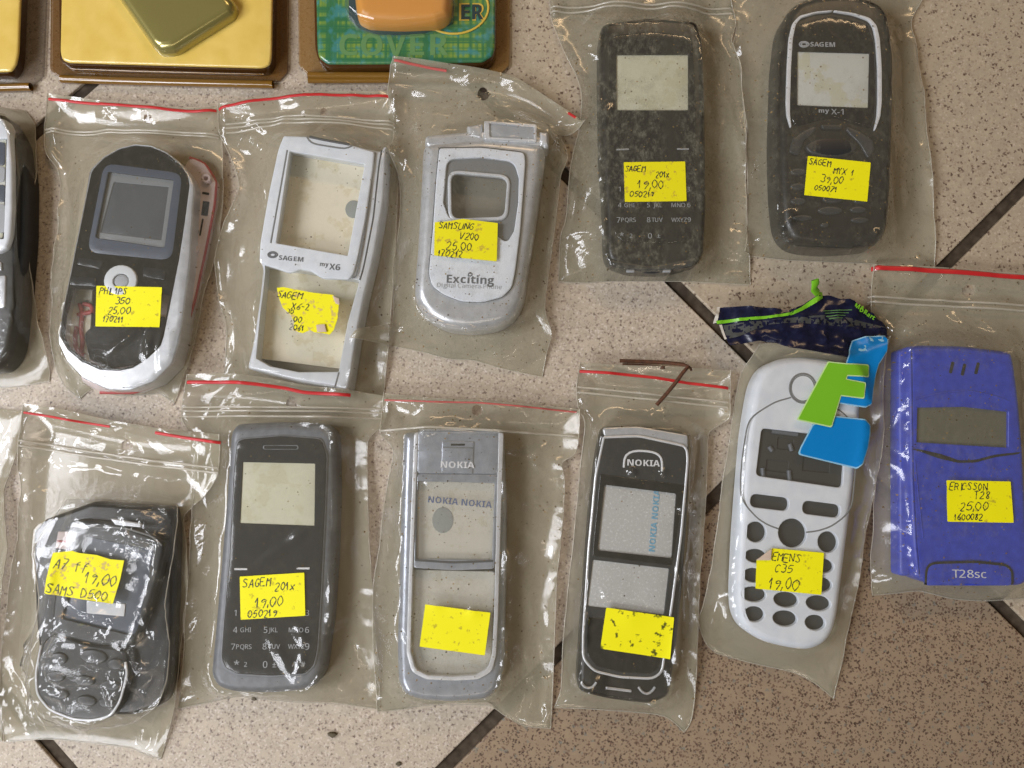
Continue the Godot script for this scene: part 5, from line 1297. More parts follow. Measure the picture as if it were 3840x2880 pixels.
	bag(g7, "film_hazy", [-128.5,-3,9,-130.6,6.8,7,-131.7,14.1,4,-128.2,21.5,1,-126.4,31.5,0.3,-126.5,52.3,0.3,-127.1,76.9,0.3,-127.8,101.1,0.3,-128.8,117.1,0.3,-130.5,127.4,0.3], [-50.2,5.3,4,-50.7,12.7,2,-52.3,17.3,1,-57.6,23.2,0.3,-57.2,44,0.3,-56,64.6,0.3,-54.4,85,0.3,-52.9,101.1,0.3,-51.7,113,0.3,-51.6,127.4,0.3], [-128.5,-3,9,-113.3,-3.2,12,-96.5,-1.4,13,-81.5,1.4,11,-65,3.1,7,-50.2,5.3,4], [-130.5,127.4,0.3,-118.7,125,0.3,-107.1,122.6,0.3,-101.6,123.4,0.3,-84.3,124.8,0.3,-69.6,125.3,0.3,-51.6,127.4,0.3], [[[-109.6,19.4,4.6,-106.9,16.6,2.5,-89.8,15.8,0,-72.7,16.6,2.5,-68.3,20.2,4.6,-67.5,43.6,0,-67.8,67.4,0,-68.9,90.9,0,-71.1,110.1,5.1,-73.5,115.5,4.2,-78.2,117.5,0,-90.8,118.6,0,-105,118.3,0,-111.2,116.3,4.2,-114.1,111.7,5.1,-113.2,98.6,0,-111.6,67.4,0,-110.4,43.6,0], 13.2]], {"holes": [[-88.9, 7.3, 2.2]], "dust": "dust_dots", "creases": [[-129.4,2.1,-116,0.9,1.6,2.4], [-96.1,70.2,-75.8,55.5,0.7,3], [-92.9,94.4,-80.9,113.4,0.7,3], [-81.5,92.8,-77.2,100.7,0.9,3], [-80.9,113.4,-77.9,103.1,1.3,2.4], [-67.7,121.3,-52.8,111.8,1.8,3], [-69.3,123.7,-52.2,124.4,2,2.6], [-60,98.3,-54.9,110.2,1.6,2.4], [-64.7,27.4,-62.1,76.6,1.2,4], [-125.9,27.4,-122.3,76.7,1.1,4], [-58.1,22.4,-51.5,16.5,1.6,2.4]]})
	tube(g7, "zip_track", "zip", line_g([-131.3,9.8,-94.5,10.1,-50.4,10.5], 0.3), 0.45, 0.9)
	tube(g7, "zip_track", "zip", line_g([-131.2,11.3,-94.5,11.6,-50.4,12], 0.3), 0.45, 0.9)
	tube(g7, "zip_track", "zip", line_g([-131.1,13.5,-94.4,13.8,-50.4,14.2], 0.3), 0.45, 0.9)
	tube(g7, "red_line", "red_line", line_g([-128.3,0.2,-109.8,0.4,-99,1.4,-89.1,2.7,-81.7,4.4,-63.5,5.4], 0.15), 0.7, 0.35)
	var st_g7 := drape(g7, "price_sticker", "sticker", [-103.4,74.9,0.3,-78.9,73.4,0.3,-78.1,89.4,0.3,-102.5,90.9,0.3], 0.22, "yellow price sticker with 19,00 written on it")
	pen(st_g7, [["SAGEM", 1.0, 1.1, 3.2], ["201x", 12.9, 3.1, 3.1], ["19,00", 5.3, 8.1, 4.0], ["050219", 2.4, 12.9, 2.8]], -103.4, 74.9, -0.070, 17, "ink")
	var p6 := thing("phone_housing", "black slider phone housings lying one on another in crumpled film", "phone housing", [-162.6, 0.7, 92.2], "phone housings in bags")
	plate(p6, "back_shell", "black", [-187.2,58.4,2.7,-182.7,53.7,2.7,-164.3,47,3.6,-145.1,48.4,0,-132.8,49,2.7,-130.8,57.1,0,-130.6,82.6,0,-129.9,115.1,0,-133.1,124.1,5.4,-144.8,128.1,0,-170.3,127.5,0,-179,124.2,0,-184.4,91,0], [], 0.9, 8, 2, 3, 0, 0)
	plate(p6, "slider_top", "charcoal", [-167.2,53.3,1.8,-152.2,54.6,0,-133.6,61.3,2.2,-132.6,64.2,0,-135.4,77.5,0,-138.7,89.9,0,-143.2,101.4,0,-158.4,100.6,0,-175.4,96.5,0,-174.6,81.7,0,-170.7,60.9,0], [[-163.5,60,0.7,-137.2,65.4,0.7,-142.5,97.3,0.7,-171.1,90.7,0.7]], 6, 12.8, 1.5, 2, 0, 0)
	plate(p6, "screen", "slate", [-164.7,59.7,0,-137.5,65.2,0,-142.8,98,0,-172.3,91.4,0], [], 10.5, 11.6, 0.2, 0.2, 0, 0)
	plate(p6, "label", "print_white", [-162.3,84.3,0.4,-147.4,85.5,0.4,-147.6,90.1,0.4,-162,88.9,0.4], [], 11.5, 12, 0.1, 0.1, 0, 0)
	plate(p6, "label", "pink_shell", [-176.5,58.5,0,-171.3,58.5,0,-171.8,65.5,0,-177.2,64.7,0], [], 8, 8.7, 0.1, 0.1, 0, 0)
	tube(p6, "label_stripe", "red_rim", line_y([-176.7,62.1,-171.5,62.4], 8.8), 0.4, 0.3)
	plate(p6, "earpiece", "silver_bright", [-154.6,52.9,0.9,-141.9,55.1,0.9,-142.1,56.6,0.9,-152.1,55.6,0.9], [], 12.4, 13.4, 0.4, 0.4, 0, 0)
	tube(p6, "top_edge", "grey_and_crease_shade", line_y([-164.1,57.5,-162.9,56.3,-148.8,56.7,-137.5,60,-134,63.4], 12.9), 0.35, 0.4)
	plate(p6, "keypad_panel", "black", [-178.1,99,3.6,-174,96.6,2.7,-158.6,100.7,0,-145.1,102.3,2.7,-144.5,110.4,0,-146.7,121.4,5.4,-150.1,127.2,4.5,-157.1,128.8,0,-164.7,128.4,0,-174.1,124.9,4.5,-179.6,118.6,4.5,-180.3,110.5,0], [], 6, 12, 1.2, 1.5, 0, 0)
	tube(p6, "keypad_trim", "silver_bright", line_y([-178.6,100.8,-180,110.6,-179.1,118.7,-174.2,124.3,-164.9,127.8,-157.4,128.2,-150.8,126.6,-147.5,121.1,-145.3,110.9,-146.3,106.9], 12.1), 0.5, 0.5)
	plate(p6, "key", "key_black", ell(-171.39,105.57,3.23,2.33,0.140), [], 11.6, 12.9, 0.6, 0.6, 0, 0)
	plate(p6, "key", "key_black", ell(-158.40,104.74,5.38,2.69,0.140), [], 11.6, 12.9, 0.6, 0.6, 0, 0)
	plate(p6, "key", "key_black", ell(-149.85,107.59,3.05,2.15,0.140), [], 11.6, 12.9, 0.6, 0.6, 0, 0)
	plate(p6, "key", "key_black", ell(-172.28,112.08,3.58,1.97,0.140), [], 11.6, 12.9, 0.6, 0.6, 0, 0)
	plate(p6, "key", "key_black", ell(-161.28,113.69,3.94,1.97,0.140), [], 11.6, 12.9, 0.6, 0.6, 0, 0)
	plate(p6, "key", "key_black", ell(-151.14,115.30,3.58,1.97,0.140), [], 11.6, 12.9, 0.6, 0.6, 0, 0)
	plate(p6, "key", "key_black", ell(-170.23,118.56,3.41,1.97,0.140), [], 11.6, 12.9, 0.6, 0.6, 0, 0)
	plate(p6, "key", "key_black", ell(-160.06,120.97,3.76,1.97,0.140), [], 11.6, 12.9, 0.6, 0.6, 0, 0)
	plate(p6, "key", "key_black", ell(-152.49,121.76,3.05,1.79,0.140), [], 11.6, 12.9, 0.6, 0.6, 0, 0)
	var f6 := thing("inner_bag", "crumpled shiny clear inner film over the black slider housings", "bag", [-160.2, 6.0, 103.8])
	bag(f6, "film_tight", [-173.7,45.9,9,-178.5,53.6,9,-183.8,65.5,9,-178.5,81.8,12,-180.1,98.3,12,-182.8,115.2,10,-179.9,127.2,8,-174,131.9,6], [-130.3,48.4,9,-129.8,60.4,9,-130.9,73.9,9,-132.5,86.6,8,-130.3,99.1,8,-130.6,111.5,8,-134.8,123.3,7,-145.1,131,6], [-173.7,45.9,9,-160.7,45.9,9,-143.3,46.7,9,-130.3,48.4,9], [-174,131.9,6,-163.8,132.7,6,-153.5,132.7,6,-145.1,131,6], [[[-178.4,99.1,3.6,-174.3,96.7,2.7,-158.9,100.8,0,-145.3,102.4,2.7,-144.7,110.6,0,-146.9,121.5,5.4,-150.4,127.4,4.5,-157.4,129,0,-164.9,128.5,0,-174.3,125,4.5,-179.9,118.7,4.5,-180.6,110.6,0], 13.0], [[-167.8,53.4,0,-134,61.4,0,-135.9,77.7,0,-143.7,101.6,0,-176,96.7,0,-171.2,61,0], 13.0]], {"wrinkle": 1.2, "contact": 0.35, "sag": 0.01, "back": "film_tight", "quiet": true, "crumple": [[-160.0,110.6,34,7,3.2], [-167.4,99.1,22,6,2.4], [-137.1,58.4,18,7,2.6], [-134.8,110.5,18,6,2.2], [-148.0,81.8,14,7,0.8]], "creases": [[-169.2,111.4,-160.6,100.8,1.6,2.5], [-158.8,102.4,-146.1,121.1,2,3], [-167.8,121.9,-158.8,102.4,1.8,2.5], [-177.4,100.8,-157.3,98.3,1.6,2.4]]})
	var g6 := thing("zip_bag", "clear wrinkled bag with two black slider housings and worn sticker", "bag", [-163.0, 0.0, 92.3], "zip bags of phone housings")
	bag(g6, "film_clear", [-194.2,8.4,7,-195.9,22.4,5,-196.7,31.2,2,-195.6,44.5,0.3,-195.9,66.4,0.3,-197.1,83.7,0.3,-198.4,96.6,0.3,-199.4,109.3,0.3,-199.2,126.2,0.3,-197.6,140,0.3], [-114.4,20.7,5,-114.5,33.9,3,-115.9,38.3,2,-122.5,46.2,0.3,-130,52.8,0.3,-128.2,66.4,0.3,-126.9,77.6,0.3,-128.4,92.2,0.3,-129.5,109.2,0.3,-130.7,126.1,0.3,-133.5,136.9,0.3,-136.3,146.2,0.3], [-194.2,8.4,7,-180.1,10.3,9,-159.2,14.8,10,-140.7,18,8,-114.4,20.7,5], [-197.6,140,0.3,-181.2,138.8,0.3,-164.7,140.1,0.3,-148.2,142.1,0.3,-143.8,144,0.3,-136.3,146.2,0.3], [[[-178.4,99.1,3.6,-174.3,96.7,2.7,-158.9,100.8,0,-145.3,102.4,2.7,-144.7,110.6,0,-146.9,121.5,5.4,-150.4,127.4,4.5,-157.4,129,0,-164.9,128.5,0,-174.3,125,4.5,-179.9,118.7,4.5,-180.6,110.6,0], 15.5], [[-167.8,53.4,0,-134,61.4,0,-135.9,77.7,0,-143.7,101.6,0,-176,96.7,0,-171.2,61,0], 15.5], [[-186,58.3,2.7,-181.5,53.6,2.7,-163.3,46.9,3.6,-144.1,48.3,0,-132,48.9,2.7,-129.9,57,0,-129.7,82.3,0,-129,114.6,0,-132.2,123.6,5.4,-143.9,127.5,0,-169.2,126.9,0,-177.9,123.6,0,-183.2,90.7,0], 11]], {"holes": [[-155.1, 24.6, 2.3]], "contact": 0.15, "creases": [[-170.8,22,-162,20.2,2,2.4], [-161.3,15.3,-156.6,20.6,2,2.6], [-185.4,29.5,-166.7,32.1,1.6,2.6], [-166.7,32.1,-150.6,35.6,1.8,2.6], [-150.6,35.6,-131.1,37.4,1.6,2.6], [-197.1,83.1,-196.3,61.7,1.4,2.2], [-196.1,112.6,-185,125.1,1.8,2.6], [-189.6,120.9,-180.8,137.4,1.8,2.6], [-134.2,47,-132.3,50.4,2.4,2.2], [-126.9,74.5,-128.5,100,2,2.2], [-129.2,104.2,-130,125,2.2,2.4], [-142.2,141.5,-141.7,133.3,2,2.4], [-137.9,142.3,-130.8,126.7,1.8,2.6]]})
	tube(g6, "zip_track", "zip", line_g([-196.3,22.8,-168.7,27.5,-142,31.2,-114.6,33.9], 0.3), 0.5, 0.9)
	tube(g6, "zip_track", "zip", line_g([-196.2,24.8,-168.6,29.5,-141.9,33.1,-114.6,35.8], 0.3), 0.5, 0.9)
	tube(g6, "red_line", "red_line", line_g([-193.4,12,-180.5,14,-167.1,16.4,-158.3,17.7], 0.15), 0.45, 0.35)
	tube(g6, "red_line", "red_line", line_g([-141.1,20,-127.8,22.2,-113.7,24.1], 0.15), 0.6, 0.35)
	var st_g6 := drape(g6, "price_sticker", "sticker_worn", [-173.9,65.8,0.4,-166.4,65,0,-163.8,65.8,0,-157,66.6,0,-151.9,68.2,0,-146.6,68.6,0,-147.7,75.5,0,-150.1,84.7,0.4,-175.8,80.7,0.4], 0.22, "worn yellow price sticker with torn top edge")
	pen(st_g6, [["A7 ff", 1.7, 1.7, 3.8], ["19,00", 14.1, 4.7, 4.4], ["SAMS D500", 0.9, 11.1, 3.6]], -173.9, 65.8, 0.140, 16, "ink")
	var p8 := thing("phone_housing", "silver blue phone cover with white inner frame and clear windows", "phone housing", [-23.4, 0.7, 76.0], "phone housings in bags")
	plate(p8, "body", "silver_blue", [-42.6,19.8,1.7,-3.2,19.8,1.7,-1.9,50.5,0,-2.3,82.7,0,-3.1,110.3,0,-4.9,117.4,5.1,-9.5,121.2,4.3,-22.3,122.3,0,-34.4,121.7,0,-40.9,119.7,4.3,-43.3,114.3,5.1,-43.9,102.5,0,-43.5,74.8,0,-43.1,42.4,0], [[-38.7,37.5,0,-5.5,37.9,0,-6.4,73,0,-6.3,104.6,0,-7.9,110.1,3.4,-12.7,112.8,3.4,-21.5,113.4,0,-32,112.9,0,-37.5,110.1,3.4,-39.2,103.9,0]], 0.9, 11.5, 3.2, 4.5, 0, 0)
	plate(p8, "inner_frame", "silver_bright", [-38,20.1,0,-3.1,20.1,0,-4.1,50.4,0,-5.2,90.1,0,-5.9,104.2,0,-7.4,110.2,4.3,-12.6,113.1,4.3,-21.4,113.6,0,-32.2,113.2,0,-37.8,110.4,4.3,-39.9,103.4,0,-39.4,74.4,0,-38.6,42.3,0], [[-36.2,19.3,0,-5.1,19.3,0,-5.9,50.4,0,-6.8,90.1,0,-7.5,103.8,0,-9,108.8,3.9,-13.4,111.3,3.9,-21.4,111.9,0,-31.6,111.5,0,-36.3,109.3,3.9,-38.2,102.8,0,-37.8,74.4,0,-36.9,42.3,0]], 10.5, 12.6, 0.3, 0.5, 0, 0)
	plate(p8, "top_plate", "silver_blue", [-36.4,19.5,0,-5,19.5,0,-5.6,36.1,0,-36.7,35.8,0], [], 9.5, 12.4, 0.4, 0.4, 0, 0)
	plate(p8, "logo_tab", "silver_blue", [-27.1,23.4,0.5,-14.6,23.7,0.5,-15.1,36,0.3,-27.2,35.5,0.3], [], 11, 12.8, 0.3, 0.3, 0, 0)
	plate(p8, "earpiece_slot", "hole_black", [-23.7,24.5,0.3,-18.2,24.5,0.3,-18.2,25.3,0.3,-23.6,25.3,0.3], [], 12.5, 12.95, 0.1, 0.1, 0, 0)
	tube(p8, "tab_line", "grey_and_crease_shade", line_y([-26.8,25.9,-15.1,26.2], 12.9), 0.25, 0.3)
	words(p8, "lettering", "print_white", "NOKIA", -21.1, 12.85, 32.6, 2.55123, -0.0174533, true, 1.2, 0)
	plate(p8, "screen_frame", "silver_blue", [-36.7,36.1,0,-5.4,36.5,0,-6.7,72.2,0,-22.1,72.8,0,-37.7,71.9,0], [[-36.3,38.9,0.5,-6.6,39.6,0.5,-7.6,68.8,0.5,-36.7,68.5,0.5]], 9.5, 12.2, 0.4, 0.4, 0, 0)
	tube(p8, "screen_crease_shade", "crease_shade_dark", line_y([-37,68.9,-22.6,69.8,-7.2,69.2], 12.3), 0.4, 0.3)  # shade of the crease below the screen, painted as a dark tube
	tube(p8, "screen_line", "crease_shade_dark", line_y([-36.9,39.9,-36.8,68.6], 12.3), 0.3, 0.3)
	plate(p8, "screen", "beige_inside", [-37.5,38.3,0,-6.1,39,0,-7.1,69.9,0,-37.9,69.6,0], [], 8, 9, 0.2, 0.2, 0, 0)
	plate(p8, "inner_tray", "beige_inside", [-39.3,73,0,-6.5,73.8,0,-7.7,106,0,-9.7,111.6,0,-32.6,114,0,-38.4,110.8,0,-39.7,105.2,0], [], 6, 8, 0.2, 0.2, 0, 0)
	plate(p8, "disc", "disc_grey", ell(-26.85,54.00,4.11,4.97,0.000), [], 8.9, 9.3, 0.2, 0.2, 0, 0)
	plate(p8, "film_window", "window_clear", [-36.4,38.9,0.5,-6.6,39.6,0.5,-7.6,69,0.5,-36.8,68.6,0.5], [], 11.2, 11.6, 0.1, 0.1, 0, 0)
	words(p8, "lettering", "print_blue", "NOKIA NOKIA", -20.2, 11.7, 46.9, 2.47808, -0.0872665, true, 1.1, 0)
	plate(p8, "keypad_window", "window_clear", [-37.9,72.4,0.5,-22.6,73.2,0,-7,73,0.5,-8.1,104.6,0,-9.5,109.3,3.4,-13.5,111.6,3.4,-21.5,112.2,0,-32,111.8,0,-36.6,109.7,3.4,-38.5,103.8,0], [], 10.9, 11.2, 0.1, 0.1, 0, 0)
	var g8 := thing("zip_bag", "hazy bag with folded flap around the silver blue cover", "bag", [-23.5, 0.0, 76.1], "zip bags of phone housings")
	bag(g8, "film_hazy", [-51.2,4.1,5,-52.2,19.1,5,-51.2,21.6,3,-47.2,27.5,1,-49.9,42.7,0.3,-52.1,63.6,0.3,-54.3,80.2,0.3,-54,100.7,0.3,-52.9,116.8,0.3,-52.4,128.4,0.3], [27,10.5,5,26.7,20.8,4,25.1,28.2,2,19.9,31.9,0.3,20.9,38.5,0.3,20.4,51.1,0.3,19.1,63.6,0.3,17.7,76,0.3,16.8,92.4,0.3,15.9,116.7,0.3,15.1,134.5,0.3], [-51.2,4.1,5,-31.8,6.2,8,-13.2,7,9,6.9,8.6,7,27,10.5,5], [-52.4,128.4,0.3,-43.8,127.6,0.3,-31.4,125.8,0.3,-9.8,126,0.3,-2.4,130,0.3,5,133.7,0.3,15.1,134.5,0.3], [[[-42.5,19.8,1.7,-3.2,19.8,1.7,-1.9,50.5,0,-2.3,82.6,0,-3.1,110.1,0,-4.8,117.1,5.1,-9.5,121,4.3,-22.3,122.1,0,-34.3,121.5,0,-40.7,119.5,4.3,-43.2,114,5.1,-43.8,102.3,0,-43.4,74.6,0,-43,42.4,0], 12.8]], {"holes": [[-13.9, 11.1, 2.2]], "dust": "dust_light", "creases": [[-53,74.2,-51.9,65.1,2,2.2], [-53.5,74.2,-53.3,84,1.4,2.2], [-32.5,75.8,-28.2,88.1,0.8,3], [-21.7,72.5,-21.1,88.1,0.7,3], [-12.4,84,-16.6,88.9,0.8,3], [-29.7,104.3,-29.6,116.4,0.8,3], [-25.6,105.1,-25.5,116.4,0.8,3], [-32.9,38.5,-31.2,40.1,1.2,2], [15.9,84,17.3,72.5,1.8,2.4], [6.8,71.7,8,100.2,1.2,3.5], [5.9,96.2,9.2,120.3,1.6,3], [8.3,118.7,5.8,132.2,1.5,3], [14.1,124.3,14.5,132.2,2,2.4], [-40.7,92.2,-38.1,100.3,1.5,2.4], [4.3,34.3,0.9,75.8,1.2,4]]})
	tube(g8, "zip_track", "zip", line_g([-52,19.3,-31.9,18,1.8,19.8,26.4,21.3], 0.3), 0.5, 0.9)
	tube(g8, "red_line", "red_faded", line_g([-50.7,7,-31.8,8,-13.3,8.3,6.8,10,25.7,11.8], 0.15), 0.32, 0.35)
	var st_g8 := drape(g8, "price_sticker", "sticker", [-32.8,85.2,0.3,-8.1,88.3,0.3,-10.2,104,0.3,-34.8,100.8,0.3], 0.22, "blank yellow price sticker")
	var p9 := thing("phone_housing", "black phone cover outlined by a thin white line over grey foam", "phone housing", [48.2, 0.7, 72.1], "phone housings in bags")
	plate(p9, "body", "black", [35.4,17.7,1.9,49.7,17.2,0,69.1,20.4,1.9,69.7,27.8,0,68.3,50.5,0,65.9,77.3,0,62.7,103.6,0,59.6,120.1,2.8,52.5,123.1,0,36.5,121.2,0,25.1,118.4,2.8,24.8,112.4,0,27,86.1,0,30,50.5,0,33,27.8,0], [], 0.9, 11, 2.5, 4, 0, 0)
	plate(p9, "top_cap", "silver", [35.4,18.2,1.1,49.3,17.8,0,68.4,21.1,1.1,68.3,26.9,0,67.8,25.5,0,49.2,21.3,0,35.7,21.9,0], [], 9, 11.6, 0.5, 0.5, 0, 0)
	plate(p9, "front_plate", "charcoal", [35.7,22.2,1.3,49.2,21.6,0,67.7,25.6,1.5,67.9,30.5,0,64.8,59.2,0,60.6,85.6,0,57.6,103,0,56.4,110.3,2.8,53,112.6,2.8,40.7,111.9,0,31,109.7,3.8,27.2,105.1,3.8,27.3,96.9,0,29.7,63.6,0,32.7,36.8,0], [[35.8,40.3,0.8,63.3,43.7,0.8,61,68.2,0.8,32.8,65.2,0.8], [31,68.8,0.6,60,72.1,0.6,57.7,89.3,0.6,28.7,86.1,0.6]], 10.5, 12, 0.5, 0.5, 0, 0)
	tube(p9, "white_line", "silver_bright", line_y([35.7,22,49.2,21.5,67.7,25.5,68.1,30.5,64.9,59.2,60.8,85.6,57.8,103,56.6,110.5,53,112.8,40.7,112.2,31,110,26.9,105.4,27,96.9,29.5,63.6,32.4,36.8,35.7,22], 12.05), 0.5, 0.5)
	plate(p9, "screen_border", "gloss_black", [34.1,36.1,0.6,66.7,40.4,0.6,61.1,70.9,0.6,30.7,67.3,0.6], [[35.8,40.3,0.8,63.3,43.7,0.8,61,68.2,0.8,32.8,65.2,0.8]], 11.5, 12.3, 0.3, 0.3, 0, 0)
	plate(p9, "foam_sheet", "foam", [33.1,39.6,0,64.9,42.3,0,59,90.2,0,27.7,86.7,0], [], 10.8, 11.4, 0.2, 0.2, 0, 0)
	tube(p9, "logo_tab", "print_white", line_y([43.3,33.7,43.6,28.9,45.4,27.6,49.1,27.1,54.5,27.6,57.2,28.7,58.2,31,58,35.2], 12.2), 0.45, 0.4)
	words(p9, "lettering", "print_white", "NOKIA", 50.8, 12.15, 31.9, 2.4643, -0.0349066, true, 1.2, 0)
	words(p9, "lettering", "print_cyan", "NOKIA NOKIA", 54.8, 11.5, 54.1, 2.37799, 1.46608, true, 1.1, 0)
	plate(p9, "keypad_cover", "gloss_black", [28.5,90,0.9,57.6,92.5,0.9,55.7,108.9,2.8,52.1,111.1,2.8,40.7,110.5,0,31.8,108.3,3.8,28.3,103.8,2.8], [], 11.6, 12.3, 0.5, 0.5, 0, 0)
	tube(p9, "connector_clip", "silver", line_y([26.1,114.2,27.4,116.4,30.5,116.4,31.8,114.2], 11.8), 0.5, 1)
	tube(p9, "connector_clip", "silver", line_y([47.7,115.9,49.4,118.5,52.1,118.5,53.9,115.9], 11.8), 0.5, 1)
	plate(p9, "connector_bar", "silver", [35.4,115.8,0.4,45.1,117,0.4,45.1,118,0.4,35.4,116.8,0.4], [], 10.5, 11.7, 0.2, 0.2, 0, 0)
	var g9 := thing("zip_bag", "clear bag with red line around the black cover with white outline", "bag", [48.3, 0.0, 72.2], "zip bags of phone housings")
	bag(g9, "film_clear", [27.3,-8.3,6,25.7,1.6,6,26.5,10,3,29.2,16.3,1,27.4,32.3,0.3,25.4,51,0.3,23.4,69.4,0.3,21.8,83.1,0.3,19.9,101.2,0.3,19.2,119,0.3,16.6,126.7,0.3], [87.4,-4.8,5,86.9,12.7,3,84.9,15.6,1,78.6,20.1,0.3,77.6,32.3,0.3,76.2,51,0.3,74.4,69.4,0.3,72.4,96.6,0.3,70.8,123.4,0.3,69.3,132.2,0.3,66.9,135.9,0.3], [27.3,-8.3,6,42.8,-6.8,8,56.6,-6.3,9,69.7,-5.8,8,87.4,-4.8,5], [16.6,126.7,0.3,32.8,127.4,0.3,55.7,129.2,0.3,62,131.5,0.3,66.9,135.9,0.3], [[[35.2,17.8,1.9,49.4,17.3,0,68.7,20.5,1.9,69.3,27.8,0,67.9,50.4,0,65.5,77,0,62.3,103.2,0,59.3,119.5,2.8,52.1,122.5,0,36.3,120.6,0,25,117.9,2.8,24.6,111.9,0,26.8,85.8,0,29.9,50.4,0,32.8,27.8,0], 12.6]], {"dust": "dust_dots", "creases": [[34.1,78.3,36.4,83.7,1.3,2.2], [51.7,74.7,51.5,88.2,0.7,3.5], [27,94.5,28.5,88.2,1.8,2.2], [26.5,101.7,27.5,94.5,1.8,2.2], [63.3,50,68,48.1,1.5,2], [63.8,69.2,62.7,77.4,1.6,2.2], [57.6,107,61.1,114.1,1.3,2.4], [25.5,115.9,32.8,117.7,2,2.2], [49.1,121.2,56.4,122.9,1.6,2.2], [65.4,128.2,67.9,135.2,1.8,2.4], [44.9,34.2,47.7,36.5,2,1.8], [57.1,34.2,58.9,36.5,2,1.8], [71.2,69.2,69.5,105.2,1.3,3], [21.6,87.3,20,114.2,1.4,2.5]], "crumple": [[29.1,115.0,8,5,1], [43.8,76.9,18,6,0.4]]})
	tube(g9, "zip_track", "zip", line_g([26.1,1.8,56.9,4.9,86.2,7.8], 0.3), 0.45, 0.9)
	tube(g9, "zip_track", "zip", line_g([26.1,3.9,56.8,7,86.1,9.8], 0.3), 0.45, 0.9)
	tube(g9, "red_line", "red_line", line_g([27,-4.4,42.9,-3.2,56.8,-1.8,70.8,0.4,86.1,2.3], 0.15), 0.6, 0.35)
	var st_g9 := drape(g9, "price_sticker", "sticker_dirty", [35.7,86.3,0.4,61.3,90,0.4,59.4,105.3,0.4,33.3,101.5,0.4], 0.22, "yellow price sticker spotted with black dirt")
	var wr := thing("wire_tie", "rusty bent wire poking through the bag flap with red line", "wire", [70.6, 4.0, -7.5])
	tube(wr, "long_strand", "rust", [43.5,3,-9.1,52.6,5,-8.5,61.4,8,-7.7,67.5,10,-6.7,69.3,11,-5.8,67.1,11.5,-3.4,64.4,11,0.3,60.7,10.5,4.9,56.9,9,9.2], 0.75)
	tube(wr, "short_strand", "rust", [44.7,2,-7.7,52.7,4,-7.1,60.3,9,-5.5], 0.6)
	tube(wr, "bent_tip", "rust", [69.3,11,-5.8,70.4,10,-5.2,70.8,9,-4.6], 0.5)

